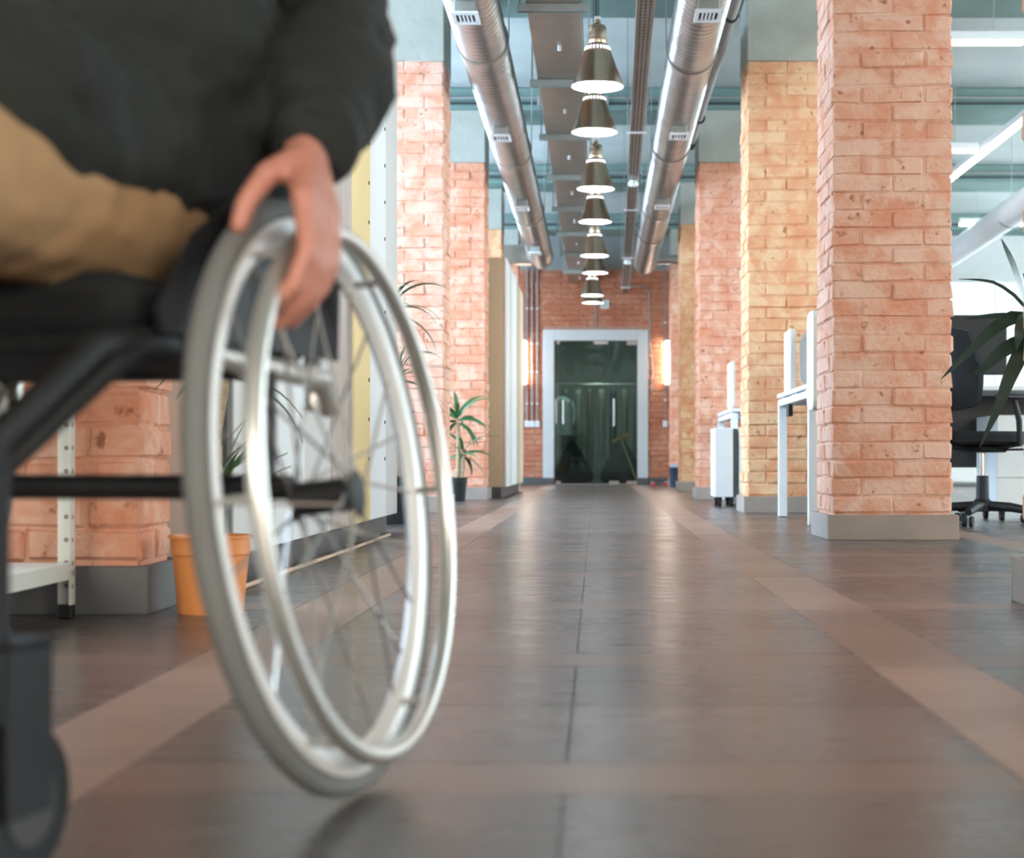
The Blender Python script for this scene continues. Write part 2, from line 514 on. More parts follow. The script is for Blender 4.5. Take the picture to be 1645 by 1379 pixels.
SGN = 1
wy = [(-3.2+3.65*i, -.6+3.65*i, .85, 3.1) for i in range(2, 7)]
window_wall('wall_right', 'x', XR, YF, YB, 0, ZC, wy, M['white_wall'], 'white office wall with tall windows on the right')
nth = ['first', 'second', 'third', 'fourth', 'fifth', 'sixth', 'seventh']
for k, q in enumerate(wy):
    window('x', XR, 1, *q, M['win_r'], '%s white framed daylight window along the right wall' % nth[k])
SGN = -1
wy = [(-3.2+3.65*i, -.8+3.65*i, .85, 3.1) for i in range(2, 7)]
window_wall('wall_left', 'x', XL, YF, YB, 0, ZC, wy, M['white_wall'], 'white wall with tall windows on the left')
for k, q in enumerate(wy):
    window('x', XL, -1, *q, M['win_l'], '%s white framed daylight window along the left wall' % nth[k])
wf = [(-3.9, -1.5, .85, 3.1), (1.6, 4.0, .85, 3.1), (4.7, 7.1, .85, 3.1)]  # added windows with warm panes, put in to light the pillar fronts
window_wall('wall_front', 'y', YF, XL, XR, 0, ZC, wf, M['white_wall'], 'white wall with added windows behind the viewpoint')
for k, q in enumerate(wf):
    window('y', YF, -1, *q, M['front_fill'], '%s added white framed window giving front light behind the viewpoint' % nth[k])

# end wall: brick part round the glass door, plain plaster above, white office part
DX0, DX1, DZ = -.752, .743, 2.20            # outer frame of the door
wb = MB()
BX = 1.75
wb.box(-BX, DX0+.01, YB, YB+.16, 0, 3.06); wb.box(DX1-.01, BX, YB, YB+.16, 0, 3.06)
wb.box(DX0+.01, DX1-.01, YB, YB+.16, DZ-.01, 3.06)
wall_back = tag(struct('wall_back', wb, M['mortar']), 'orange brick end wall around the glass door', 'wall')
tag(struct('wall_back_upper', MB().box(-BX, BX, YB, YB+.16, 3.061, ZC), M['grey_wall']), 'grey plaster strip above the brick end wall', 'wall')
tag(struct('wall_back_right', MB().box(BX+.001, XR, YB, YB+.16, 0, ZC), M['white_wall']), 'white end wall of the office area', 'wall')
tag(struct('wall_back_left', MB().box(XL, -BX-.001, YB, YB+.16, 0, ZC), M['white_wall']), 'white end wall left of the corridor', 'wall')

# bricks: chamfered, slightly crooked blocks; a handful of meshes shared by all
rng = random.Random(3)
BH, BJ = .0730, .0040
brick_lib = {}
def brick_mesh(w, d, h, mname):
    key = (round(w, 3), round(d, 3), mname)
    if key not in brick_lib:
        L = []
        for k in range(7):
            L.append(MB().cbox(-w/2, w/2, -d/2, d/2, -h/2, h/2, .008, .0040, rng).mesh('brick', M[mname]))
        brick_lib[key] = L
    return rng.choice(brick_lib[key])
def brick(parent, cx, cy, cz, w, d, mname, out=(0,0)):
    o = obj('brick', brick_mesh(w, d, BH, mname), parent)
    p = rng.uniform(-.002, .006)
    P0 = org(parent)
    o.location = (cx + out[0]*p - P0.x, cy + out[1]*p - P0.y, cz - P0.z)
    o.rotation_euler = (rng.gauss(0, .006), rng.gauss(0, .008), rng.gauss(0, .010))
    return o

# end wall bricks (in view between the last pillars)
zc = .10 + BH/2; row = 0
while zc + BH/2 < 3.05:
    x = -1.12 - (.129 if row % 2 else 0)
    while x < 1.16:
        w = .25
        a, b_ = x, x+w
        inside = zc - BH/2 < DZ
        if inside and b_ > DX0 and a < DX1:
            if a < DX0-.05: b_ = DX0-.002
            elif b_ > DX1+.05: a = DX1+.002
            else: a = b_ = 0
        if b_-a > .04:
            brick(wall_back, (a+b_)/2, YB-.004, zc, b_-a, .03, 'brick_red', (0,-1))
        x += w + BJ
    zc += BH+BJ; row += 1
tag(struct('baseboard_back', MB().cbox(-BX, DX0-.001, YB-.03, YB-.001, 0, .098, .003).cbox(DX1+.001, BX, YB-.03, YB-.001, 0, .098, .003), M['skirt_dark']),
    'grey skirting along the brick end wall', 'skirting')

# ---------------------------------------------------------------- brick pillars
def pillar(x0, y0, mname, mortar, label, skirt='skirt', w=.51, ztop=2.96, d=.51):
    x1, y1 = x0+w, y0+d
    t = thing('brick_pillar', label, 'pillar', ((x0+x1)/2, (y0+y1)/2, 0), group='brick pillars along the corridor')
    ins = .0065
    MB().box(x0+ins, x1-ins, y0+ins, y1-ins, .0, ztop-.002).build('mortar_core', M[mname], t)
    zz = .115 + BH/2; r = 0
    L = (w-BJ)/2; D = .121
    inn = w - 2*D - 2*BJ; iny = d - 2*D - 2*BJ
    LY, ny_ = ((d-BJ)/2, 2) if d > .4 else (d, 1)
    while zz + BH/2 < ztop:
        last = zz + BH*1.5 + BJ >= ztop
        if r % 2 == 0:
            for yy, oy in ((y0+D/2, -1), (y1-D/2, 1)):
                for k in range(2):
                    brick(t, x0 + L/2 + k*(L+BJ), yy, zz, L, D, mname, (0, oy))
            for xx, ox in ((x0+D/2, -1), (x1-D/2, 1)):
                if iny > .03: brick(t, xx, (y0+y1)/2, zz, D, iny, mname, (ox, 0))
        else:
            for xx, ox in ((x0+D/2, -1), (x1-D/2, 1)):
                for k in range(ny_):
                    brick(t, xx, y0 + LY/2 + k*(LY+BJ), zz, D, LY, mname, (ox, 0))
            for yy, oy in ((y0+D/2, -1), (y1-D/2, 1)):
                brick(t, (x0+x1)/2, yy, zz, inn, D, mname, (0, oy))
        zz += BH+BJ; r += 1
    MB().cbox(x0-.004, x1+.004, y0-.004, y1+.004, ztop, ZB-.001, .006).build('plaster_top', M['plaster'], t)
    # skirting tiles, one per side
    e, th, hh = .026, .018, .108
    MB().cbox(x0-e, x1+e, y0-e, y0-e+th, 0, hh, .002).build('skirting_tile', M[skirt], t)
    MB().cbox(x0-e, x1+e, y1+e-th, y1+e, 0, hh, .002).build('skirting_tile', M[skirt], t)
    MB().cbox(x0-e, x0-e+th, y0-e+th+.001, y1+e-th-.001, 0, hh, .002).build('skirting_tile', M[skirt], t)
    MB().cbox(x1+e-th, x1+e, y0-e+th+.001, y1+e-th-.001, 0, hh, .002).build('skirting_tile', M[skirt], t)
    MB().box(x0-e+th, x1+e-th, y0-e+th, y1+e-th, .02, hh-.006).build('skirting_bed', M[mortar], t)
    return t

pillar(1.040, 3.42, 'brick_pink', 'mortar', 'pink brick pillar cut off at the right edge of the photo')
pillar(1.026, 6.99, 'brick_pink', 'mortar', 'large pink brick pillar on the right, nearest in full view', w=.512)
pillar(0.995, 10.6, 'brick_ochre', 'mortar_ochre', 'yellowish brick pillar behind the white desk end')
pillar(0.904, 14.2, 'brick_rose', 'mortar', 'orange pink brick pillar behind the white pedestal on casters')
pillar(0.938, 17.9, 'brick_ochre', 'mortar_ochre', 'narrow yellowish brick pillar near the right wall lamp')
pillar(1.000, 21.5, 'brick_rose', 'mortar', 'farthest brick pillar on the right, beside the end wall')
pillar(-1.020-.51, 3.62, 'brick_rose', 'mortar', 'brick pillar beside the orange plant pot at the left', 'skirt_dark', d=.262)
pillar(-.997-.51, 10.6, 'brick_pink', 'mortar', 'pale pink brick pillar at the end of the tall wardrobes')
pillar(-.973-.51, 14.2, 'brick_rose', 'mortar', 'orange brick pillar behind the yucca in a black pot')
pillar(-1.065-.51, 18.3, 'brick_ochre', 'mortar_ochre', 'yellowish brick pillar rising behind the far wardrobes')
pillar(-1.030-.51, 21.5, 'brick_rose', 'mortar', 'farthest brick pillar on the left, beside three conduits')

# ---------------------------------------------------------------- glass door and the dark room behind it
Yd = YB - .03
fr = thing('door_frame', 'wide pale grey door frame around the glass door', 'door frame', (0, Yd, 0))
F0, F1, FZ = -.592, .592, 2.045
MB().cbox(DX0, F0, Yd-.02, Yd+.19, 0, DZ, .004).build('jamb', M['door_frame'], fr)
MB().cbox(F1, DX1, Yd-.02, Yd+.19, 0, DZ, .004).build('jamb', M['door_frame'], fr)
MB().cbox(F0+.0005, F1-.0005, Yd-.02, Yd+.19, FZ, DZ, .004).build('lintel', M['door_frame'], fr)
for a, b_ in ((DX0, F0), (F1, DX1)):
    MB().cbox(a-.002, b_+.002, Yd-.032, Yd-.02, 0, .095, .003).build('jamb_skirting', M['skirt_dark'], fr)
door = MB()
door = tag(struct('door_1', MB().box(F0, -.535, Yd+.05, Yd+.062, .012, FZ-.004), M['glass_door']), 'tinted glass double door in the end wall', 'door')
MB().box(-.530, .176, Yd+.05, Yd+.062, .012, FZ-.004).build('glass_leaf', M['glass_door'], door)
MB().box(.180, F1, Yd+.05, Yd+.062, .012, FZ-.004).build('glass_leaf', M['glass_door'], door)
for x, z0, z1 in ((-.565, .86, 1.20), (-.462, .86, 1.20), (.258, .83, 1.22)):
    MB().tube([(x, Yd+.02, z0), (x, Yd+.02, z1)], .012, 10).tube([(x, Yd+.02, z0+.04), (x, Yd+.05, z0+.04)], .008, 8).tube(
        [(x, Yd+.02, z1-.04), (x, Yd+.05, z1-.04)], .008, 8).build('pull_handle', M['steel'], door, True)
for x0, x1, z0, z1 in ((-.03, .174, FZ-.05, FZ-.004), (-.56, -.51, FZ-.05, FZ-.004), (.19, .33, .012, .05), (.44, .585, .012, .05), (.44, .585, FZ-.06, FZ-.004), (-.57, -.50, .012, .05)):
    MB().cbox(x0, x1, Yd+.04, Yd+.072, z0, z1, .003).build('patch_fitting', M['steel'], door)
MB().box(F0, F1, Yd+.03, Yd+.09, .0005, .010).build('threshold', M['steel'], door)
# room beyond
rm = MB()
rx0, rx1, ry1, rz1 = -1.7, 1.7, 26.2, 2.75
tag(struct('wall_store_back', MB().box(rx0, rx1, ry1, ry1+.1, 0, rz1), M['grey_wall']), 'grey back wall of the room behind the glass', 'wall')
tag(struct('wall_store_left', MB().box(rx0-.1, rx0, YB+.16, ry1, 0, rz1), M['grey_wall']), 'grey left wall of the room behind the glass', 'wall')
tag(struct('wall_store_right', MB().box(rx1, rx1+.1, YB+.16, ry1, 0, rz1), M['grey_wall']), 'grey right wall of the room behind the glass', 'wall')
tag(struct('ceiling_store', MB().box(rx0-.1, rx1+.1, YB+.16, ry1+.1, rz1, rz1+.1), M['grey_wall']), 'grey ceiling of the room behind the glass', 'ceiling')
lampd = thing('added_store_lamp', 'added round lamp brightening the room behind the glass door', 'lamp', (.05, 24.05, rz1))  # added lamp, brightens the garments and walls behind the glass
MB().lathe([(.16,-.06),(.17,-.05),(.17,0)], 24, (.05,24.05,rz1)).build('lamp_body', M['white_metal'], lampd)
MB().lathe([(.02,-.075),(.12,-.072),(.15,-.061)], 24, (.05,24.05,rz1)).build('diffuser', mat('store_glow', (1,1,1,1), .5, var=0, emit=((.9,1,.95,1), 110.0)), lampd)
# bean bags
def bean_bag(x, y, h, w, label, seed):
    prof = [(.02,0),(.38,0),(.47,.05),(.50,.16),(.46,.30),(.36,.48),(.23,.68),(.12,.86),(.06,.96),(.015,1.0)]
    mb = MB(); mb.lathe([(r*w, z*h) for r, z in prof], 28, (0,0,0))
    nv = []
    for p in mb.v:
        n = noise.noise(Vector((p[0]*3+seed, p[1]*3, p[2]*3)))
        k = 1 + .10*n
        nv.append((x+p[0]*k, y+p[1]*k, p[2]*(1+.0*n)))
    mb.v = nv
    t = thing('bean_bag', label, 'bean bag', (x, y, 0), group='bean bags behind the glass door')
    mb.build('cover', M['black_fabric'], t, True)
    MB().tube([(x-.05, y, h*.985), (x-.03, y, h*1.03), (x+.03, y, h*1.03), (x+.05, y, h*.985)], .012, 8).build('carry_loop', M['black_fabric'], t, True)
bean_bag(-.34, 23.55, .66, .62, 'black pointed bean bag on the left behind the glass door', 1.0)
bean_bag(.38, 23.6, .68, .66, 'black pointed bean bag on the right behind the glass door', 5.0)
# clothes on a rail
t = thing('clothes_rail', 'steel clothes rail holding garments behind the glass door', 'rail', (0.1, 25.0, 0))
MB().tube([(-.6,25,1.52),(1.3,25,1.52)], .014, 10).build('rail_bar', M['steel'], t, True)
for x in (-.6, 1.3):
    MB().tube([(x,25,.02),(x,25,1.52)], .014, 10).build('upright', M['steel'], t, True)
    MB().tube([(x,24.75,.02),(x,25.25,.02)], .016, 10).build('foot', M['steel'], t, True)
gc = [srgb(96,104,104), srgb(150,150,138), srgb(120,110,96), srgb(160,158,148), srgb(70,80,84), srgb(132,128,112), srgb(90,100,96), srgb(110,112,106), srgb(60,66,70), srgb(140,138,126)]
gn = ['slate grey', 'pale khaki', 'brown grey', 'light stone', 'dark blue grey', 'olive grey', 'green grey', 'mid grey', 'charcoal', 'sand grey']
for i in range(10):
    x = -.45 + i*.18
    g = thing('hanging_garment', '%s long garment on the rail, %s from the left behind glass' % (gn[i], (nth+['eighth','ninth','tenth'])[i]), 'garment', (x, 25, 1.5), group='garments on the rail behind the glass door')
    mb = MB(); n = 20
    hts = [0, -.06, -.14, -.5, -.9, -1.12 + .1*math.sin(i*2.3)]
    wid = [.05, .20, .24, .22, .25, .27]
    vs = []; fs = []
    for k, (h, w) in enumerate(zip(hts, wid)):
        for s in range(n):
            a = 2*PI*s/n
            rip = 1 + .10*math.sin(5*a + i)*(k/5)
            vs.append((x + .055*math.cos(a)*rip, 25 + w*math.sin(a)*rip, 1.44 + h))
    for k in range(5):
        for s in range(n):
            fs.append((k*n+s, k*n+(s+1) % n, (k+1)*n+(s+1) % n, (k+1)*n+s))
    fs.append(tuple(range(n))); fs.append(tuple(range(6*n-1, 5*n-1, -1)))
    mb.add(vs, fs)
    mb.build('cloth', mat('garment_cloth', gc[i], .9, var=.1), g, True)
    MB().tube([(x,25,1.43),(x,25,1.49),(x,25.015,1.515),(x,25.0,1.537),(x,24.985,1.52)], .003, 6).build('hanger_hook', M['steel'], g)
# pale shirt at the left and a handled tool leaning on the right
sh = thing('hanging_shirt', 'pale blue grey shirt hanging at the left behind glass', 'shirt', (-.50, 24.15, 1.0))
mb = MB(); n = 16
for_h = [(1.30,.03,.02),(1.26,.11,.05),(1.18,.15,.06),(.9,.13,.06),(.72,.14,.07)]
vs = []; fs = []
for z, a_, b_ in for_h:
    for s in range(n):
        q = 2*PI*s/n
        vs.append((-.50 + a_*math.cos(q), 24.15 + b_*math.sin(q), z))
for k in range(4):
    for s in range(n): fs.append((k*n+s, k*n+(s+1) % n, (k+1)*n+(s+1) % n, (k+1)*n+s))
fs += [tuple(range(n)), tuple(range(5*n-1, 4*n-1, -1))]
mb.add(vs, fs); mb.build('shirt_body', mat('shirt_cloth', srgb(176,190,196), .9), sh, True)
for s in (-1, 1):
    MB().tube([(-.50+s*.12,24.15,1.22),(-.50+s*.16,24.15,1.05),(-.50+s*.15,24.13,.88)], [.05,.045,.035], 10).build('sleeve', mat('shirt_sleeve', srgb(170,184,190), .9), sh, True)
MB().tube([(-.5,24.15,1.29),(-.5,24.15,1.36)], .004, 6).build('hanger_hook', M['steel'], sh)
hk = thing('wall_hook_stand', 'slim stand carrying the pale shirt behind the glass', 'stand', (-.5, 24.32, 0))
MB().tube([(-.5,24.32,0.02),(-.5,24.32,1.38),(-.5,24.16,1.39)], .012, 8).build('stand_pole', M['black'], hk)
MB().lathe([(.14,0),(.14,.02),(.02,.03)], 20, (-.5,24.32,0)).build('stand_base', M['black'], hk)
tl = thing('floor_squeegee', 'amber headed pole leaning on the right bean bag', 'squeegee', (.60, 23.25, 0))
MB().tube([(.60,23.27,.02),(.36,23.25,.66)], .012, 8).build('pole', M['tan_tone'], tl)
MB().tube([(.24,23.25,.61),(.36,23.248,.67),(.48,23.245,.73)], .02, 8).build('head', M['orange_grip'], tl)

# ---------------------------------------------------------------- services on the end wall
def wall_lamp(x, label):
    t = thing('wall_lamp', label, 'lamp', (x, YB-.05, 1.40), group='tube lamps on the end wall')
    z0, z1 = 1.43, 2.03
    MB().tube([(x,YB-.065,z0),(x,YB-.065,z0+.015),(x,YB-.065,z1-.015),(x,YB-.065,z1)], [.035,.042,.042,.035], 16).build('glowing_tube', M['sconce'], t, True)
    for z in (z0-.03, z1):
        MB().tube([(x,YB-.065,z),(x,YB-.065,z+.03)], .045, 16).build('end_cap', M['white_metal'], t, True)
    MB().cbox(x-.03, x+.03, YB-.019, YB-.008, z0+.1, z1-.1, .003).build('back_plate', M['white_metal'], t)
wall_lamp(1.022, 'glowing tube wall lamp right of the glass door')
wall_lamp(-1.028, 'glowing tube wall lamp left of the door, half hidden by wardrobes')
def conduit(pts, label, r=.011, box=None, clips=()):
    p0 = pts[0]
    t = thing('conduit_pipe', label, 'conduit', p0)
    MB().tube(pts, r, 8).build('pipe', M['conduit'], t, True)
    if box:
        MB().cbox(box[0]-.035, box[0]+.035, YB-.065, YB-.02, box[1]-.045, box[1]+.045, .006).build('socket_box', M['white_metal'], t)
    for z in clips:
        MB().cbox(p0[0]-.018, p0[0]+.018, YB-.055, YB-.02, z-.012, z+.012, .003).build('clip', M['white_metal'], t)
for i, x in enumerate((-.975, -.905, -.83)):
    conduit([(x, YB-.045, 3.2), (x, YB-.045, .90)], ['leftmost of three grey conduits left of the door', 'middle of three grey conduits left of the door', 'rightmost of three grey conduits left of the door'][i], box=(x, .86), clips=(1.15, 1.6, 2.0, 2.5))
conduit([(.985, YB-.028, 3.2), (.985, YB-.028, .90)], 'grey conduit passing left behind the right wall lamp', .008, (.985, .86), (1.2, 2.3))
conduit([(.795, YB-.045, 1.30), (.81, YB-.045, 1.6), (.77, YB-.045, 2.05), (.765, YB-.045, 2.45), (.76, YB-.045, 2.72), (.70, YB-.045, 2.80), (.46, YB-.045, 2.83)], 'wavy grey cable right above the door frame', .010)
conduit([(.0, YB-.045, DZ+.01), (.0, YB-.045, 3.15)], 'grey conduit running up from the door frame top', .010)
ex = thing('exit_box', 'small white and green box above the door', 'sign', (.13, YB-.03, 2.5))
MB().cbox(.07, .19, YB-.06, YB-.02, 2.50, 2.62, .004).build('housing', M['white_metal'], ex)
MB().box(.085, .175, YB-.0625, YB-.06, 2.515, 2.605).build('face', mat('pale_green_face', srgb(190,214,200), .5, var=.02), ex)

# ---------------------------------------------------------------- ducts, tray and pipes under the ceiling
def along(x0, x1, ya, yb, y): return x0 + (x1-x0)*(y-ya)/(yb-ya)
def round_duct(xa, xb, z, r, ya, yb, diff, collars, label, end):
    t = thing('round_duct', label, 'duct', (xa, ya, z), group='round ducts under the ceiling')
    pts = []; rad = []
    y = ya; step = .085
    while y < yb:
        x = along(xa, xb, ya, yb, y)
        for d, q in ((0, r), (.068, r), (.0735, r+.0035), (.0795, r+.0035)):
            pts.append((x, y+d, z)); rad.append(q)
        y += step
    MB().tube(pts, rad, 40).build('spiral_tube', M['galv'], t, True)
    for y in collars:
        x = along(xa, xb, ya, yb, y)
        MB().tube([(x,y-.06,z),(x,y-.055,z),(x,y+.055,z),(x,y+.06,z)], [r+.002,r+.008,r+.008,r+.002], 40).build('collar', M['galv'], t, True)
        o = MB().tube([(x,y-.07,z),(x,y-.062,z)], r+.012, 40).build('clamp_band', M['galv_flat'], t, True)
        for s in (-1, 1):
            MB().tube([(x+s*(r+.012), y-.066, z), (x+s*(r+.012), y-.066, ZC)], .004, 6).build('hanger_rod', M['strut'], t)
    for y in diff:
        x = along(xa, xb, ya, yb, y)
        zb = z - r - .055
        MB().cbox(x-.055, x+.055, y-.09, y+.09, zb, z-r+.03, .003).build('diffuser_neck', M['strut'], t)
        g = MB(); w, l = .072, .115
        # flanged register with open slots
        g.box(x-w, x-w+.022, y-l, y+l, zb-.012, zb); g.box(x+w-.022, x+w, y-l, y+l, zb-.012, zb)
        g.box(x-w+.022, x+w-.022, y-l, y-l+.04, zb-.012, zb); g.box(x-w+.022, x+w-.022, y+l-.04, y+l, zb-.012, zb)
        n = 4
        for k in range(n):
            xx = x-w+.022 + (k+1)*(2*w-.044)/(n+1)
            g.box(xx-.005, xx+.005, y-l+.04, y+l-.04, zb-.010, zb-.002)
        rg = g.build('register', M['white_metal'], t)
        MB().box(x-w+.02, x+w-.02, y-l+.038, y+l-.038, zb-.0015, zb-.0005).build('slot_backing', M['hole'], rg)
    if end == 'cap':
        MB().tube([(xb,yb-.01,z),(xb,yb+.03,z)], [r+.006, r+.004], 40).build('end_cap', M['galv_flat'], t, True)
        MB().tube([(xb+.1,yb-.25,z),(1.5,yb-.25,z)], .06, 16).build('side_branch', M['galv'], t, True)
    else:
        MB().tube([(xb,yb-.01,z),(xb,yb+.12,z)], [r+.006, r+.006], 40).build('end_cap', M['galv_flat'], t, True)
        MB().cbox(-1.9, xb-.10, yb-.22, yb+.02, z-.13, z+.10, .01).build('side_branch', M['galv_flat'], t)
    return t
round_duct(-.690, -.690, 2.906, .150, 1.0, 20.2, (5.4, 8.6, 11.8, 15.1, 18.4), (3.1, 6.7, 9.9, 13.4, 16.7), 'spiral galvanised round duct on the left of the ceiling', 'branch')
round_duct(.570, .640, 2.918, .150, 1.0, 21.0, (5.4, 8.6, 11.8, 15.1), (3.1, 6.9, 10.2, 13.2, 16.4, 18.2), 'spiral galvanised round duct on the right of the ceiling', 'cap')
# rectangular duct
rd = thing('rectangular_duct', 'flat rectangular galvanised duct left of the pendant lamps', 'duct', (-.24, 2.0, 2.86))
za = 2.86
ys = [1.8 + 1.78*k for k in range(13)]
for a, b_ in zip(ys[:-1], ys[1:]):
    b2 = min(b_, YB-.005)
    if a >= YB: break
    xa = lambda y: -.385 + .012*(y-9)/14
    MB().cbox(xa(a), xa(a)+.305, a+.004, b2-.004, za, za+.26, .004).build('duct_section', M['galv_flat'], rd)
for y in ys[:-1]:
    if y > YB-.2: continue
    mb = MB().box(-.435, -.03, y-.02, y-.016, za-.045, za-.002).box(-.435, -.03, y+.016, y+.02, za-.045, za-.002).box(-.435, -.03, y-.016, y+.016, za-.006, za-.002)
    s = mb.build('support_strut', M['strut'], rd)
    for x in (-.42, -.045):
        MB().tube([(x, y, za-.05), (x, y, ZC)], .005, 6).build('hanger_rod', M['strut'], s)
    MB().lathe([(.008,-.03),(.012,-.025),(.012,0)], 10, (-.22, y+.9 if y+.9 < YB-.1 else y+.5, za)).build('test_nipple', M['white_metal'], rd)
# perforated cable tray with detectors
ct = thing('cable_tray', 'narrow perforated steel cable tray right of the pendants', 'cable tray', (.25, 2.0, 2.70))
zt = 2.70
def tx(y): return .258 + (.416-.258)*(y-8.29)/(22.9-8.29)
ya, yb = 1.5, 22.85
w2 = .046
MB().add([(tx(ya)-w2,ya,zt),(tx(ya)+w2,ya,zt),(tx(yb)+w2,yb,zt),(tx(yb)-w2,yb,zt),(tx(ya)-w2,ya,zt+.002),(tx(ya)+w2,ya,zt+.002),(tx(yb)+w2,yb,zt+.002),(tx(yb)-w2,yb,zt+.002)],
    [(0,3,2,1),(4,5,6,7),(0,1,5,4),(1,2,6,5),(2,3,7,6),(3,0,4,7)]).build('tray_floor', M['galv_flat'], ct)
for s in (-1, 1):
    x0, x1 = tx(ya)+s*w2, tx(yb)+s*w2
    MB().add([(x0-.002,ya,zt-.004),(x0+.002,ya,zt-.004),(x1+.002,yb,zt-.004),(x1-.002,yb,zt-.004),(x0-.002,ya,zt+.05),(x0+.002,ya,zt+.05),(x1+.002,yb,zt+.05),(x1-.002,yb,zt+.05)],
        [(0,3,2,1),(4,5,6,7),(0,1,5,4),(1,2,6,5),(2,3,7,6),(3,0,4,7)]).build('tray_rail', M['galv'], ct)
hl = MB(); y = ya + .05
while y < yb:
    for dx in (-.024, 0, .024):
        x = tx(y)+dx
        hl.box(x-.005, x+.005, y-.02, y+.02, zt-.0012, zt-.0004)
    y += .062
o = hl.build('slot_perforations', M['hole'], ct); o['kind'] = 'stuff'
for y in (4.0, 8.05, 11.6, 15.2, 18.8, 22.0):
    MB().box(tx(y)-.07, tx(y)+.07, y-.02, y+.02, zt-.012, zt-.003).build('tray_bracket', M['white_metal'], ct)
    for s in (-1, 1):
        MB().tube([(tx(y)+s*.065, y, zt-.01), (tx(y)+s*.065, y, ZC)], .004, 6).build('hanger_rod', M['strut'], ct)
for i, y in enumerate((13.6, 19.0)):
    d = thing('smoke_detector', ['white smoke detector under the tray beside the third pendant', 'white smoke detector under the tray near its far end'][i], 'detector', (tx(y), y, zt-.005))
    x = tx(y)
    MB().lathe([(.03,-.055),(.042,-.045),(.045,-.03),(.04,-.02)], 16, (x,y,zt)).build('sensor_head', M['white_metal'], d, True)
    MB().lathe([(.034,-.02),(.034,-.005)], 16, (x,y,zt)).build('mount', M['white_metal'], d, True)
# straight pipe at right
pp = thing('ceiling_pipe', 'straight grey pipe running beside the right round duct', 'pipe', (.845, 2.0, 3.09))
MB().tube([(.85,1.0,3.09),(.838,9.7,3.09),(.826,14.0,3.09)], .032, 16).build('pipe', M['conduit'], pp, True)
MB().tube([(.826,13.9,3.09),(.826,14.1,3.09)], .045, 16).build('end_fitting', M['black'], pp, True)
for y in (5.0, 10.0, 13.0):
    MB().tube([(.837,y-.015,3.09),(.837,y+.015,3.09)], .042, 16).build('clamp', M['black'], pp, True)
    MB().tube([(.837,y,3.13),(.837,y,ZC)], .005, 6).build('hanger_rod', M['black'], pp)
# conduits on the cross beams
for i, y in enumerate((10.6, 14.2, 17.9, 21.5)):
    t = thing('beam_conduit', 'pair of thin grey conduits across the %s beam in view' % nth[i], 'conduit', (0, y, 3.45))
    for k, z in enumerate((3.47, 3.52)):
        MB().tube([(-3.5, y-.03, z), (5.5, y-.03, z)], .011, 8).build('pipe', M['cable_dark'] if k == 0 else M['conduit'], t, True)
    for x in (-2.5, -.5, .1, .45, 2.2, 4.0):
        MB().cbox(x-.012, x+.012, y-.045, y-.0005, 3.45, 3.54, .003).build('clip', M['conduit'], t)

# ---------------------------------------------------------------- pendant lamps
def pendant(x, y, zr, idx):
    lab = ['nearest cone pendant lamp hanging under the ducts', 'second cone pendant lamp from the front', 'third cone pendant lamp from the front',
           'fourth cone pendant lamp from the front', 'fifth cone pendant lamp from the front', 'sixth cone pendant lamp from the front',
           'seventh cone pendant lamp from the front, second from the door', 'farthest cone pendant lamp, just above the door'][idx]
    return lab
def make_pendant():
    t = thing('pendant_lamp', 'x', 'lamp', (0,0,0), group='cone pendant lamps in a row')
    seg = 40
    out = [(.145,0),(.1465,.004),(.145,.009),(.142,.012),(.066,.222),(.060,.226)]
    inn = [(.058,.220),(.138,.012),(.142,.002),(.145,0)]
    MB().lathe(out, seg, cap=False).build('shade', M['brass'], t, True)
    MB().lathe([(.136,.014),(.058,.220),(.02,.221)], seg, cap=False).build('shade_lining', M['inner_white'], t, True)
    MB().lathe([(.128,.020),(.134,.013),(.1415,.006),(.1445,.001)], seg, cap=False).build('rim_return', M['inner_white'], t, True)
    MB().lathe([(.060,.226),(.058,.236),(.052,.240),(.054,.250),(.054,.262),(.050,.266),(.050,.280),(.050,.325),(.044,.340),(.024,.350),(.018,.356),(.018,.372),(.010,.378)], 32).build('socket_cap', M['brass'], t, True)
    v = MB()
    for k in range(22):
        a = 2*PI*k/22
        s = len(v.v)
        v.box(-.0050, .0050, -.001, .0012, -.009, .009)
        v.xf(Matrix.Rotation(a, 4, 'Z') @ Matrix.Translation((0,.0702,.2115)) @ Matrix.Rotation(R(19.9), 4, 'X'), s)
    # glowing vents sit on the neck of the cone
    v.build('vent_slots', mat('vent_glow', (1,1,1,1), .5, var=0, emit=((.95,.97,1,1), 2.0)), t)['kind'] = 'stuff'
    MB().lathe([(.12,.030),(.128,.026),(.128,.022),(.10,.018),(.02,.0165)], seg).build('lamp_disc', M['lamp'], t, True)
    for s in (-1, 1):
        MB().tube([(s*.005,0,.37),(s*.006,0,.6),(s*.007,0,ZC-2.42)], .003, 6).build('cord', M['cable_dark'], t)
    MB().tube([(-.018,0,.385),(.018,0,.385)], .010, 8).build('cord_grip', M['inner_white'], t, True)
    return t
PD = [(.010, 9.0), (-.008, 10.25), (0.0, 12.4), (-.006, 14.1), (-.010, 16.45), (-.005, 17.95), (-.045, 20.4), (-.040, 21.35)]
p0 = make_pendant()
for i, (x, y) in enumerate(PD):
    o = p0 if i == 0 else copy_tree(p0)
    o.location = (x, y, 2.42)
    o['label'] = pendant(x, y, 0, i)
p_back = []
for i, y in enumerate((6.8, 5.5, 3.3)):
    o = copy_tree(p0); o.location = (0, y, 2.42)
    o['label'] = ['cone pendant lamp out of view just above the frame', 'cone pendant lamp out of view between the front pillars', 'cone pendant lamp out of view above the wheelchair'][i]

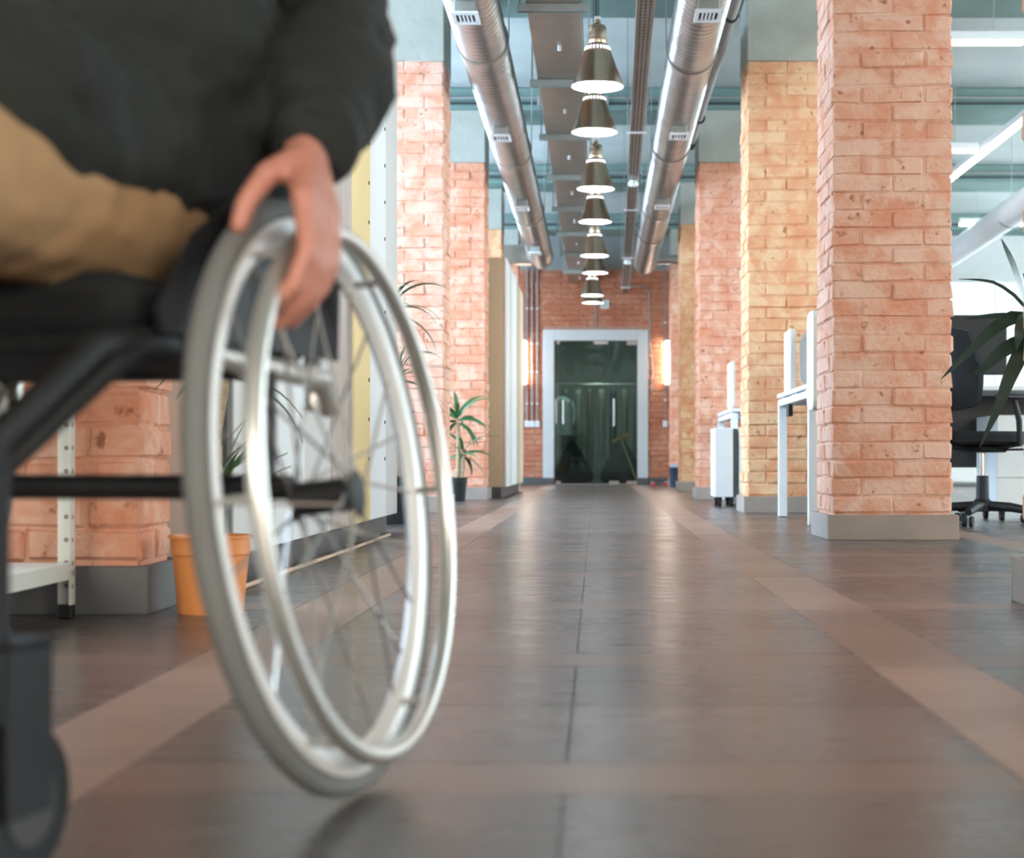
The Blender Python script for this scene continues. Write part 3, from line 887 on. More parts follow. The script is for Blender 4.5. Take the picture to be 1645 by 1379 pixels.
# ---------------------------------------------------------------- office side lamps and duct
def bar_lamp(a, b_, label, z=3.04):
    t = thing('linear_lamp', label, 'lamp', ((a[0]+b_[0])/2, (a[1]+b_[1])/2, z), group='linear lamps of the office area')
    horiz = abs(b_[0]-a[0]) > abs(b_[1]-a[1])
    w = .035
    if horiz:
        MB().cbox(a[0], b_[0], a[1]-w, a[1]+w, z+.012, z+.07, .004).build('housing', M['white_metal'], t)
        MB().cbox(a[0]+.01, b_[0]-.01, a[1]-w+.004, a[1]+w-.004, z-.012, z+.0115, .006).build('glowing_diffuser', M['bar'], t)
        q = [(a[0]+.2, a[1]), (b_[0]-.2, a[1])]
    else:
        MB().cbox(a[0]-w, a[0]+w, a[1], b_[1], z+.012, z+.07, .004).build('housing', M['white_metal'], t)
        MB().cbox(a[0]-w+.004, a[0]+w-.004, a[1]+.01, b_[1]-.01, z-.012, z+.0115, .006).build('glowing_diffuser', M['bar'], t)
        q = [(a[0], a[1]+.3), (a[0], b_[1]-.3)]
    for x, y in q:
        MB().tube([(x,y,z+.07),(x,y,ZC)], .003, 6).build('wire', M['strut'], t)
bar_lamp((1.65,10.45), (2.77,10.45), 'crosswise bright linear lamp nearest, high beside the pillar')
bar_lamp((2.0,14.1), (3.33,14.1), 'short visible crosswise linear lamp behind the large pillar')
bar_lamp((4.15,18.5), (5.8,18.5), 'crosswise linear lamp lowest in view, farthest in the office')
bar_lamp((3.40,11.6), (3.40,16.4), 'long lengthwise linear lamp slanting above the office desks')
bar_lamp((4.9,10.5), (6.4,10.5), 'crosswise linear lamp out of view near the right windows')
bar_lamp((4.2,6.0), (5.8,6.0), 'crosswise linear lamp out of view over the near office')
t = thing('office_duct', 'pale round duct slanting across the office ceiling', 'duct', (4.3, 16, 2.85))
MB().tube([(4.05,11.0,2.86),(4.22,16.2,2.86),(4.46,22.9,2.86)], .14, 28).build('duct_tube', M['white_metal'], t, True)
for y in (13.0, 16.5, 20.0):
    x = along(4.05, 4.46, 11.0, 22.9, y)
    MB().tube([(x,y-.04,2.86),(x,y+.04,2.86)], .147, 28).build('collar', M['strut'], t, True)
    MB().tube([(x,y,3.0),(x,y,ZC)], .004, 6).build('hanger_rod', M['strut'], t)
t = thing('office_partition', 'pale grey partition wall across the office behind the monitor', 'partition', (5.0, 21.0, 0))
for k in range(4):
    MB().cbox(3.2+k*1.0, 4.195+k*1.0, 21.0, 21.06, .06, 2.66, .006).build('partition_panel', M['cab_grey'], t)
    MB().cbox(3.19+k*1.0, 3.21+k*1.0, 20.99, 21.07, 0, 2.68, .003).build('partition_post', M['white_metal'], t)

# ---------------------------------------------------------------- wardrobes along the left
def wardrobe(x_front, y0, y1, h, door_mat, label, hinge, dots, group, depth=.42, plinth=.09, side='gable'):
    t = thing('wardrobe', label, 'wardrobe', (x_front-depth/2, (y0+y1)/2, 0), group=group)
    xb = x_front-depth
    MB().box(xb, x_front-.024, y0+.0012, y1-.0012, plinth, h).build('carcass', M[side], t)
    d = MB().cbox(x_front-.021, x_front, y0+.0025, y1-.0025, plinth+.001, h-.002, .0025).build('door', M[door_mat], t)
    MB().box(xb+.01, x_front-.05, y0+.0012, y1-.0012, 0, plinth-.001).build('plinth', M['plinth'], t)
    if dots:
        ye = y1-.045 if hinge == 'far' else y0+.045
        for z in dots:
            s = len(d.data.vertices)
            MB().tube([(x_front-.004, ye, z), (x_front+.003, ye, z)], .0085, 10).build('screw_cap', M['black'], d)
    return t
WB = [3.62+.56+.03, 4.25, 4.81, 5.29, 5.80, 6.30, 6.82, 7.33, 7.74]
WM = ['cab_beige', 'cab_grey', 'cab_white', 'cab_grey', 'cab_wood', 'cab_yellow', 'cab_white', 'cab_grey']
WLb = ['narrow beige filler wardrobe next to the brick pillar', 'pale grey wardrobe with black dots, behind the orange pot', 'white wardrobe right of the dotted grey one',
       'light grey wardrobe between the white and the wood one', 'taupe wood grain wardrobe left of the yellow one', 'yellow wardrobe with a column of black dots',
       'white wardrobe right of the yellow one', 'light grey wardrobe closing the near row at the right']
dots6 = [.35+.165*k*1.0 for k in range(12)]
for i in range(8):
    if i == 0: continue
    wardrobe(-.95, WB[i], WB[i+1], 2.41, WM[i], WLb[i], 'far', (dots6 if i in (5, 6) else ([.50, .62, .95, 1.3, 1.65, 2.0] if i == 1 else None)), 'tall wardrobes of the near row', side='cab_beige')
t = thing('gap_shade_strip', 'dark strip for the shaded gap between pillar and first wardrobe', 'post', (-.97, 4.225, 0))  # dark colour stands in for the shaded recess beside the first wardrobe
MB().cbox(-1.01, -.955, 4.195, 4.247, 0, 2.41, .003).build('gap_strip_body', M['carcass'], t)
MB().cbox(-1.02, -.945, 4.194, 4.248, 2.411, 2.42, .002).build('gap_strip_cap', M['black'], t)
FM = ['cab_white', 'cab_grey', 'cab_white', 'cab_white', 'cab_wood', 'cab_yellow', 'cab_white']
FL = ['white wardrobe nearest in the far row', 'pale grey second wardrobe of the far row', 'white third wardrobe of the far row', 'white fourth wardrobe of the far row',
      'taupe wood wardrobe of the far row', 'yellow wardrobe of the far row', 'white wardrobe at the end of the far row']
for i in range(7):
    a = 14.80 + i*.472
    wardrobe(-.814, a, a+.472, 2.20, FM[i], FL[i], 'far', None, 'tall wardrobes of the far row', .16 if False else .42, .10)
cd = tag(MB().tube([(-.93,3.95,.008),(-.935,4.6,.008),(-.93,5.4,.008),(-.925,6.2,.008),(-.93,7.3,.008)], .007, 8).build('plinth_highlight', M['tan_tone'], None, True),
         'thin tan strip as the highlight along the wardrobe plinth', 'cable')  # highlight on the plinth's lower edge, built as a tan strip

# ---------------------------------------------------------------- plants
def leaf_mesh(pts, w, m, fold=.25, roll=0.0):
    """blade along pts with a V fold and thickness; returns MB in the same coordinates"""
    pts = [Vector(p) for p in pts]
    n = len(pts); vs = []; fs = []
    for i, p in enumerate(pts):
        t = (pts[min(i+1, n-1)] - pts[max(i-1, 0)]).normalized()
        side = t.cross(Vector((0,0,1)))
        if side.length < 1e-3: side = Vector((1,0,0))
        side.normalize(); up = side.cross(t).normalized()
        side, up = side*math.cos(roll)+up*math.sin(roll), up*math.cos(roll)-side*math.sin(roll)
        s = i/(n-1)
        ww = w*max(.04, (min(1, s/.18)*.55+.45 if s < .18 else 1)*(1-s**2.4))
        vs += [p - side*ww + up*ww*fold, p - up*.0006, p + side*ww + up*ww*fold, p + up*.0016]
    for i in range(n-1):
        a, b_ = i*4, (i+1)*4
        fs += [(a, a+1, b_+1, b_), (a+1, a+2, b_+2, b_+1), (a+2, a+3, b_+3, b_+2), (a+3, a, b_, b_+3)]
    fs += [(0,1,2,3), tuple((n-1)*4+k for k in (3,2,1,0))]
    return MB().add(vs, fs)
def arc_leaf(base, az, el, length, droop, n=9):
    pts = []; p = Vector(base); e = el
    for i in range(n):
        pts.append(p.copy())
        d = Vector((math.cos(az)*math.cos(e), math.sin(az)*math.cos(e), math.sin(e)))
        p = p + d*(length/(n-1))
        e -= droop/(n-1)
    return pts
def rosette(parent, base, n, length, w, m, seed, elmin=-.1, elmax=1.3, droop=1.1, span=None):
    rg = random.Random(seed)
    for k in range(n):
        az = 2*PI*k/n*2.618 + rg.uniform(-.3,.3)
        if span: az = rg.uniform(*span)
        el = elmin + (elmax-elmin)*(k+.5)/n
        L = length*rg.uniform(.75, 1.1)
        b0 = Vector(base) + Vector((math.cos(az)*.012, math.sin(az)*.012, -.05+.07*k/n))
        leaf_mesh(arc_leaf(b0, az, el, L, droop*rg.uniform(.6,1.3)), w*rg.uniform(.8,1.1), m, roll=rg.uniform(-.9,.9)).build('leaf', M[m], parent, True)
def pot(parent, x, y, rt, rb, h, m, rim=True):
    prof = [(rb*.96,.004),(rb,.0),(rb*1.01,.008),(rb+(rt-rb)*.72,h*.74),(rt*.985,h*.76),(rt*.985,h*.96),(rt*1.06,h*.965),(rt*1.06,h),(rt*.95,h),(rt*.93,h*.9)]
    MB().lathe(prof, 32, (x,y,0)).build('pot', M[m], parent, True)
    mb = MB().lathe([(rt*.925,h*.90),(rt*.6,h*.93),(rt*.3,h*.95),(.005,h*.955)], 24, (x,y,0))
    mb.v = [(p[0], p[1], p[2]+.006*noise.noise(Vector(p)*60)) for p in mb.v]
    mb.build('soil', M['soil'], parent)

px, py = -.868, 3.65
t = thing('potted_yucca', 'yucca with two canes in an orange pot beside the brick pillar', 'plant', (px, py, 0))
pot(t, px, py, .089, .072, .175, 'terracotta')
c1 = [(px-.022,py,.15),(px-.028,py+.01,.3),(px-.030,py+.01,.45),(px-.02,py,.60),(px-.03,py,.72)]
c2 = [(px+.016,py-.01,.15),(px+.020,py-.012,.26),(px+.014,py-.01,.40),(px+.030,py-.008,.50),(px+.028,py,.56)]
MB().tube(c1, [.017,.015,.016,.014,.013], 12).build('cane', M['trunk'], t, True)
MB().tube(c2, [.014,.013,.012,.012,.011], 12).build('cane', M['trunk'], t, True)
rosette(t, (px-.028, py+.01, .30), 7, .20, .009, 'leaf', 11, .5, 1.25, .35, span=(-2.6, 1.2))
rosette(t, (px+.018, py-.012, .30), 5, .18, .007, 'leaf', 12, .5, 1.25, .35, span=(-2.6, 1.2))
rosette(t, (px-.03, py, .74), 16, .27, .010, 'leaf', 13, -.3, 1.3, .9, span=(-2.6, 1.2))
rosette(t, (px+.028, py, .58), 12, .24, .008, 'leaf', 14, -.3, 1.3, .9, span=(-2.6, 1.2))

px, py = -1.10, 8.75
t = thing('potted_dracaena', 'pale leaved dracaena between near wardrobes and pale pillar', 'plant', (px, py, 0))
pot(t, px, py, .13, .10, .26, 'black')
MB().tube([(px,py,.22),(px+.01,py,.7),(px-.01,py,1.15)], [.022,.018,.015], 12).build('cane', M['trunk'], t, True)
MB().tube([(px+.03,py,.22),(px+.04,py-.02,.5),(px+.03,py,.80)], [.018,.016,.014], 12).build('cane', M['trunk'], t, True)
rosette(t, (px-.01, py, 1.17), 22, .34, .010, 'leaf', 21, -.1, 1.35, 1.3)
rosette(t, (px+.03, py, .82), 20, .34, .008, 'leaf', 22, -.1, 1.3, 1.5)

px, py = -1.155, 13.5
t = thing('potted_yucca', 'small yucca in a black pot before the orange brick pillar', 'plant', (px, py, 0))
pot(t, px, py, .085, .065, .20, 'black')
MB().tube([(px,py,.16),(px+.01,py,.34),(px+.005,py,.66)], [.024,.02,.016], 12).build('cane', M['trunk'], t, True)
MB().tube([(px+.03,py,.16),(px+.045,py,.26),(px+.05,py,.40)], [.018,.016,.014], 12).build('cane', M['trunk'], t, True)
rosette(t, (px+.005, py, .70), 16, .34, .020, 'leaf_bright', 31, -.5, 1.35, 1.1)
rosette(t, (px+.05, py, .42), 15, .32, .018, 'leaf_bright', 32, -.4, 1.2, 1.2)

px, py = 1.56, 4.75
t = thing('potted_dracaena', 'dark leaved dracaena at the right edge before the office chair', 'plant', (px, py, 0))
pot(t, px, py, .14, .11, .28, 'black')
MB().tube([(px,py,.24),(px-.05,py,.42),(px-.16,py,.58),(px-.25,py,.70)], [.024,.022,.02,.018], 12).build('cane', M['trunk'], t, True)
cx, cy, cz = px-.26, py, .715
EX = [([(0,0,0),(-.05,-.02,.10),(-.085,-.03,.20),(-.118,-.03,.275)], .028),
      ([(0,0,.0),(-.05,0,.09),(-.12,0,.145),(-.18,0,.158),(-.235,0,.160)], .009),
      ([(0,0,.0),(-.06,-.03,.045),(-.13,-.05,.02),(-.22,-.06,-.06),(-.300,-.06,-.137)], .026),
      ([(0,0,-.02),(-.06,-.04,-.03),(-.12,-.06,-.055),(-.175,-.06,-.105),(-.215,-.06,-.125)], .028),
      ([(0,0,-.02),(-.05,-.05,-.035),(-.10,-.08,-.12),(-.145,-.09,-.23),(-.195,-.09,-.335)], .026),
      ([(0,0,.0),(-.05,-.06,.035),(-.075,-.08,.0),(-.085,-.08,-.055)], .028),
      ([(0,0,0),(-.03,-.05,.02),(-.045,-.08,-.06),(-.05,-.08,-.15)], .028),
      ([(0,0,0),(-.07,.03,.05),(-.14,.05,.055),(-.21,.05,.045)], .014)]
def dense(pts, n=10):
    pts = [Vector(p) for p in pts]; out = []
    m = len(pts)-1
    for i in range(n):
        s = i/(n-1)*m; k = min(int(s), m-1); f = s-k
        p0_ = pts[max(k-1,0)]; p1_ = pts[k]; p2_ = pts[k+1]; p3_ = pts[min(k+2, m)]
        out.append(.5*((2*p1_) + (p2_-p0_)*f + (2*p0_-5*p1_+4*p2_-p3_)*f*f + (3*p1_-p0_-3*p2_+p3_)*f**3))
    return out
for pts, w in EX:
    leaf_mesh([p + Vector((cx,cy,cz)) for p in dense(pts)], w, 'leaf_dark', .15, R(52)).build('leaf', M['leaf_dark'], t, True)
rosette(t, (cx, cy, cz), 14, .40, .020, 'leaf_dark', 41, -.2, 1.3, 1.2, span=(-1.3, 1.6))

# ---------------------------------------------------------------- white desks, screens, pedestals
def desk_bench(x0, x1, y0, y1, label):
    t = thing('bench_desk', label, 'desk', (x0, (y0+y1)/2, 0), group='white bench desks')
    h = .745; ym = (y0+y1)/2
    MB().cbox(x0, x1, y0, ym-.012, h-.025, h, .003).build('tabletop', M['white_board'], t)
    MB().cbox(x0, x1, ym+.012, y1, h-.025, h, .003).build('tabletop', M['white_board'], t)
    w = .05
    for x in (x0+.004, x1-.054):
        MB().cbox(x, x+w, y0+.01, y0+.01+w, .004, h-.075, .003).build('leg', M['white_metal'], t)
        MB().cbox(x, x+w, y1-.01-w, y1-.01, .004, h-.075, .003).build('leg', M['white_metal'], t)
        MB().cbox(x, x+w, y0+.01, y1-.01, h-.0745, h-.035, .003).build('end_beam', M['white_metal'], t)
        for y in (y0+.035, y1-.035):
            MB().cbox(x+.008, x+w-.008, y-.017, y+.017, 0, .004, .001).build('foot_pad', M['black'], t)
        k = 0
        for y in (y0+.2, ym-.08, ym+.08, y1-.2):
            MB().cbox(x+.01, x+w-.01, y-.03, y+.03, h-.0345, h-.0255, .001).build('spacer', M['white_metal'], t)
    for y in (y0+.2, y1-.25):
        MB().cbox(x0+.06, x1-.06, y, y+.05, h-.0745, h-.035, .003).build('side_rail', M['white_metal'], t)
    return t
desk_bench(1.105, 2.50-.9, 8.42, 9.86, 'white bench desk end standing behind the large pillar')
desk_bench(1.045, 1.72, 12.50, 13.92, 'white bench desk behind the yellowish pillar and pedestal')

def screen(axis, pos, a0, a1, z0, z1, th, m, label, clamp=True, rad=.05):
    L = a1-a0
    loc = (pos, (a0+a1)/2, z0) if axis == 'x' else ((a0+a1)/2, pos, z0)
    t = thing('desk_screen', label, 'screen', loc, group='rounded desk screens')
    poly = []
    for cx_, cz_, s0 in ((a1-rad, z0+rad, -90), (a1-rad, z1-rad, 0), (a0+rad, z1-rad, 90), (a0+rad, z0+rad, 180)):
        for k in range(7):
            a = R(s0 + k*15)
            poly.append((cx_+rad*math.cos(a), cz_+rad*math.sin(a)))
    core = MB().prism(poly, pos-th/2+.004, pos+th/2-.004, axis)
    c = core.build('panel', M[m], t, True)
    q = [((p[0]-(a0+a1)/2)*.985+(a0+a1)/2, (p[1]-(z0+z1)/2)*.985+(z0+z1)/2) for p in poly]
    MB().prism(q, pos-th/2, pos+th/2, axis).build('padding', M['light_felt'] if m == 'light_felt' else M['grey_felt'], t, True)
    return t
s1 = screen('x', 1.132, 9.28, 9.60, .746, 1.10, .030, 'light_felt', 'pale rounded desk screen at the far corner of the desk end', rad=.03)
s2 = screen('x', 1.108, 8.10, 8.36, .60, 1.10, .036, 'light_felt', 'pale padded desk screen nearest, touching the large pillar edge', rad=.06)
s3 = screen('y', 9.14, 1.150, 1.58, .7455, 1.085, .022, 'grey_felt', 'grey rounded screen standing in the middle of the desk', rad=.09)
s4 = screen('x', 1.075, 12.62, 13.1, .76, 1.12, .02, 'light_felt', 'pale screen peeping out behind the yellowish pillar', rad=.03)
MB().cbox(1.118, 1.146, 9.40, 9.50, .60, .668, .004).build('clamp', M['black'], s1)
MB().cbox(1.127, 1.147, 8.20, 8.415, .62, .67, .004).box(1.127, 1.147, 8.405, 8.4195, .62, .745).build('clamp', M['black'], s2)

def pedestal(x0, x1, y0, y1, label, h=.585, n=1):
    t = thing('pedestal_cabinet', label, 'cabinet', ((x0+x1)/2, (y0+y1)/2, 0), group='white pedestals on casters')
    MB().cbox(x0, x1, y0+.02, y1, .07, h, .004).build('body', M['white_board'], t)
    hh = (h-.075)/n
    for k in range(n):
        d = MB().cbox(x0+.001, x1-.032, y0, y0+.018, .072+k*hh, .072+(k+1)*hh-.003, .002).build('drawer', M['white_board'], t)
        MB().cbox(x1-.030, x1-.002, y0+.004, y0+.018, .072+k*hh, .072+(k+1)*hh-.003, .002).build('grip_recess', M['carcass'], d)
    for x in (x0+.04, x1-.04):
        for y in (y0+.06, y1-.06):
            w = MB().tube([(x-.012,y,.025),(x+.012,y,.025)], .025, 14).build('caster', M['black'], t, True)
            MB().cbox(x-.016, x+.016, y-.016, y+.012, .035, .0695, .003).build('caster_fork', M['black'], w)
    return t
pedestal(.885, 1.050, 12.0, 12.46, 'white pedestal on casters beside the yellowish pillar, nearer one')
pedestal(1.062, 1.46, 12.02, 12.46, 'white pedestal half hidden by the yellowish pillar')
pedestal(2.27, 2.72, 9.15, 9.65, 'pale pedestal under the office desk behind the black chair', .60, 3)

# office desk with monitor
t = thing('office_desk', 'white office desk with a black monitor behind the large pillar', 'desk', (2.5, 9.4, 0))
MB().cbox(1.70, 3.5, 9.05, 9.85, .735, .76, .003).build('tabletop', M['white_board'], t)
for x in (1.72, 3.43):
    for y in (9.07, 9.78):
        MB().cbox(x, x+.05, y, y+.05, 0, .734, .003).build('leg', M['white_metal'], t)
MB().cbox(1.78, 3.42, 9.76, 9.78, .30, .733, .003).build('modesty_panel', M['carcass'], t)
t = thing('monitor', 'large black monitor on the office desk seen past the pillar', 'monitor', (2.13, 9.5, .76))
MB().cbox(1.85, 2.41, 9.48, 9.515, .845, 1.195, .006).build('display', M['screen'], t)
MB().cbox(1.86, 2.40, 9.4785, 9.4798, .86, 1.185, .0005).build('screen_glass', M['screen'], t)
MB().cbox(2.10, 2.16, 9.51, 9.55, .78, 1.0, .005).build('stand_neck', M['black'], t)
MB().cbox(2.00, 2.26, 9.42, 9.62, .7605, .778, .005).build('stand_foot', M['black'], t)
t = thing('monitor', 'black wide monitor behind the first one on the office desk', 'monitor', (2.0, 9.75, .76))
MB().cbox(1.76, 2.30, 9.70, 9.73, .82, 1.16, .006).build('display', M['screen'], t)
MB().cbox(2.0, 2.06, 9.725, 9.76, .78, 1.0, .005).build('stand_neck', M['black'], t)
MB().cbox(1.92, 2.14, 9.65, 9.80, .7605, .778, .005).build('stand_foot', M['black'], t)

def office_chair(x, y, rz, label):
    t = thing('office_chair', label, 'chair', (x, y, 0), rz)
    b = lambda mb, n, m, p=t, s=True: mb.build(n, M[m], p, s, world=False)
    hub = MB().lathe([(.03,.07),(.055,.075),(.055,.12),(.035,.14),(.032,.26),(.03,.262)], 20)
    base = b(hub, 'base_hub', 'black')
    for k in range(5):
        a = 2*PI*k/5 + .3
        c, s = math.cos(a), math.sin(a)
        b(MB().tube([(.04*c,.04*s,.10),(.18*c,.18*s,.095),(.31*c,.31*s,.075)], [.028,.024,.020], 10), 'base_arm', 'black', t)
        for q in (-1, 1):
            p0_ = Vector((.31*c,.31*s,.028)); tv = Vector((-s,c,0))
            b(MB().tube([p0_+tv*(q*.008), p0_+tv*(q*.026)], .028, 14), 'caster_wheel', 'black', t)
    b(MB().tube([(0,0,.25),(0,0,.40)], .02, 16), 'gas_lift', 'chrome')
    b(MB().cbox(-.10,.10,-.09,.09,.385,.425,.01), 'mechanism', 'black')
    mb = MB(); n = 28; vs = []; fs = []
    prof = [(.90,.425),(1.0,.44),(1.0,.475),(.93,.495),(.6,.492),(.02,.488)]
    for r, z in prof:
        for k in range(n):
            a = 2*PI*k/n
            cx_ = math.copysign(abs(math.cos(a))**.6, math.cos(a)); sy_ = math.copysign(abs(math.sin(a))**.6, math.sin(a))
            vs.append((.245*r*cx_, .235*r*sy_, z))
    for i in range(len(prof)-1):
        for k in range(n): fs.append((i*n+k, i*n+(k+1) % n, (i+1)*n+(k+1) % n, (i+1)*n+k))
    fs += [tuple(range(n-1,-1,-1)), tuple((len(prof)-1)*n+k for k in range(n))]
    b(mb.add(vs, fs), 'seat', 'black_fabric')
    # curved backrest at local -y
    mb = MB(); nu, nv = 11, 9; vs = []
    for lay in (0, 1):
        for j in range(nv):
            for i in range(nu):
                u = -1 + 2*i/(nu-1); v = j/(nv-1)
                w = .22*(1-.25*abs(v-.45)**2*4*.5)
                vs.append((u*w, -.235 - .05*v + .05*u*u - (.03 if lay else 0) + .02*math.sin(v*PI), .60 + v*.44 - .03*u*u*(1 if v > .5 else -1)))
    fs = []
    for lay in (0, 1):
        o_ = lay*nu*nv
        for j in range(nv-1):
            for i in range(nu-1):
                q = (o_+j*nu+i, o_+j*nu+i+1, o_+(j+1)*nu+i+1, o_+(j+1)*nu+i)
                fs.append(q if lay == 0 else tuple(reversed(q)))
    rim = [i for i in range(nu)] + [j*nu+nu-1 for j in range(1, nv)] + [(nv-1)*nu+i for i in range(nu-2, -1, -1)] + [j*nu for j in range(nv-2, 0, -1)]
    for k in range(len(rim)):
        a, c = rim[k], rim[(k+1) % len(rim)]
        fs.append((a, a+nu*nv, c+nu*nv, c))
    b(mb.add(vs, fs), 'backrest', 'black_fabric')
    b(MB().tube([(0,-.05,.405),(0,-.24,.42),(0,-.30,.55),(0,-.305,.78)], [.02,.022,.022,.018], 10), 'back_support', 'black')
    for s in (-1, 1):
        b(MB().tube([(s*.12,0,.41),(s*.285,.0,.43),(s*.30,-.02,.55),(s*.295,-.05,.66)], [.014,.016,.016,.014], 10), 'arm_support', 'black')
        b(MB().cbox(s*.295-.035, s*.295+.035, -.16, .12, .655, .685, .012), 'armrest', 'black')
    b(MB().tube([(.08,.05,.40),(.26,.06,.40),(.30,.06,.375)], .006, 8).cbox(.285,.315,.045,.075,.32,.375,.008), 'lever', 'black')
    return t
office_chair(2.06, 8.62, R(-62), 'black office swivel chair seen between pillar and dracaena')

# small things near the end wall
t = thing('skateboard', 'black skateboard with red wheels beside the last right pillar', 'skateboard', (.90, 21.2, 0))
ps = []
mb = MB(); n = 20; vs = []
for z in (0, .012):
    for k in range(n):
        a = 2*PI*k/n
        x = .13*math.copysign(abs(math.cos(a))**.5, math.cos(a)); y = .09*math.copysign(abs(math.sin(a))**.7, math.sin(a))
        vs.append((.83+x, 21.2+y, .075+z+.02*(abs(x)/.13)**4))
fs = [tuple(range(n-1,-1,-1)), tuple(range(n,2*n))] + [(k,(k+1)%n,n+(k+1)%n,n+k) for k in range(n)]
mb.add(vs, fs).build('deck', M['black'], t, True)
for x in (.745, .915):
    MB().tube([(x,21.13,.045),(x,21.27,.045)], .012, 8).cbox(x-.02,x+.02,21.17,21.23,.045,.0745,.003).build('truck', M['steel'], t)
    for y in (21.125, 21.275):
        MB().tube([(x,y-.018,.029),(x,y+.018,.029)], .029, 14).build('wheel', M['red'], t, True)
t = thing('waste_bin', 'dark navy bin between skateboard and last pillar', 'bin', (1.02, 20.9, 0))
MB().lathe([(.058,.0),(.062,.004),(.07,.24),(.073,.245),(.073,.255),(.066,.255),(.06,.02)], 24, (1.02,20.9,0)).build('bin_body', M['navy'], t, True)
MB().cbox(.975,1.055,20.93,20.95,.10,.30,.003).build('paper_sheet', M['lavender'], t)

# steel shelving at the left
t = thing('steel_shelf_rack', 'cream perforated steel shelving before the left brick pillar', 'shelf', (-1.28, 2.95, 0))
RX0, RX1, RY0, RY1, RH = -1.50, -1.135, 2.35, 3.53, 1.0
for x, sx in ((RX0, 1), (RX1, -1)):
    for y, sy in ((RY0, 1), (RY1, -1)):
        p = MB()
        p.box(min(x, x+sx*.038), max(x, x+sx*.038), min(y, y+sy*.002), max(y, y+sy*.002), .03, RH)
        p.box(min(x, x+sx*.002), max(x, x+sx*.002), min(y, y+sy*.038), max(y, y+sy*.038), .03, RH)
        pb = p.build('corner_post', M['rack'], t)
        MB().cbox(min(x, x+sx*.03), max(x, x+sx*.03), min(y, y+sy*.03), max(y, y+sy*.03), 0, .0295, .003).build('foot', M['black'], pb)
        hl = MB()
        z = .07
        while z < RH-.02:
            yy = y - sy*.0006
            hl.tube([(x+sx*.019, y-.0008, z), (x+sx*.019, y+.0028 if sy > 0 else y-.0028, z)], .0055, 8)
            hl.tube([(x-.0008 if sx > 0 else x+.0008, y+sy*.019, z), (x+sx*.0028, y+sy*.019, z)], .0055, 8)
            z += .05
        hl.build('bolt_holes', M['skirt'], pb)['kind'] = 'stuff'
for z in (.09, .62, .97):
    s = MB().box(RX0+.003, RX1-.003, RY0+.003, RY1-.003, z+.026, z+.03).box(RX0+.0025, RX0+.006, RY0+.003, RY1-.003, z-.005, z+.026).box(
        RX1-.006, RX1-.0025, RY0+.003, RY1-.003, z-.005, z+.026).box(RX0+.006, RX1-.006, RY0+.003, RY0+.006, z-.005, z+.026).box(RX0+.006, RX1-.006, RY1-.006, RY1-.003, z-.005, z+.026).build('shelf_board', M['rack'], t)
    for y in (RY0+.02, RY1-.02):
        MB().tube([(RX1-.002, y, z+.01), (RX1+.005, y, z+.01)], .007, 8).build('bolt', M['steel'], s)

# ---------------------------------------------------------------- wheelchair and rider
CH = (-.545, 1.717, 0); CR = R(168)
wc = thing('wheelchair', 'wheelchair with white rimmed wheel rolling at the left front', 'wheelchair', CH, CR)
def lb(mb, n, m, p=wc, s=True): return mb.build(n, M[m], p, s, world=False)
WR = .305; CAM = R(6.5)
def wheel(s):
    # s = -1 rider's left (nearest the aisle), +1 rider's right
    T = Matrix.Translation((s*.275, 0, WR+.001)) @ Matrix.Rotation(-s*CAM, 4, 'Y')
    def ring(r, off=0, n=72): return [T @ Vector((off, r*math.sin(2*PI*k/n), r*math.cos(2*PI*k/n))) for k in range(n)]
    rm = MB()
    n = 72; sec = [(-.011,.284),(.011,.284),(.012,.276),(.007,.262),(0,.256),(-.007,.262),(-.012,.276)]
    vs = []; fs = []
    for k in range(n):
        a = 2*PI*k/n
        for o_, r_ in sec: vs.append(T @ Vector((o_, r_*math.sin(a), r_*math.cos(a))))
    q = len(sec)
    for k in range(n):
        for j in range(q): fs.append((k*q+j, k*q+(j+1) % q, ((k+1) % n)*q+(j+1) % q, ((k+1) % n)*q+j))
    w = lb(rm.add(vs, fs), 'wheel', 'rim_white')
    lb(MB().tube(ring(.2925), .0122, 12, closed=True), 'tyre', 'tyre', w)
    lb(MB().tube(ring(.266, s*.042), .0095, 12, closed=True), 'push_rim', 'silver', w)
    for k in range(6):
        a = 2*PI*(k+.5)/6
        lb(MB().tube([T @ Vector((s*.008, .268*math.sin(a), .268*math.cos(a))), T @ Vector((s*.042, .266*math.sin(a), .266*math.cos(a)))], .004, 8), 'push_rim_tab', 'silver', w)
    lb(MB().tube([T @ Vector((-.038,0,0)), T @ Vector((-.034,0,0)), T @ Vector((-.03,0,0)), T @ Vector((.03,0,0)), T @ Vector((.034,0,0)), T @ Vector((.038,0,0))], [.012,.024,.018,.018,.024,.012], 18), 'hub', 'black', w)
    for k in range(24):
        a = 2*PI*k/24; side = 1 if k % 2 else -1; lead = (1 if (k//2) % 2 else -1)*R(32)
        lb(MB().tube([T @ Vector((side*.030, .022*math.sin(a+lead), .022*math.cos(a+lead))), T @ Vector((side*.002, .258*math.sin(a), .258*math.cos(a)))], .0018, 6), 'spoke', 'spoke', w)
    return w
wheel(-1); wheel(1)
lb(MB().tube([(-.235,0,.315),(.235,0,.315)], .0135, 14), 'axle_tube', 'black')
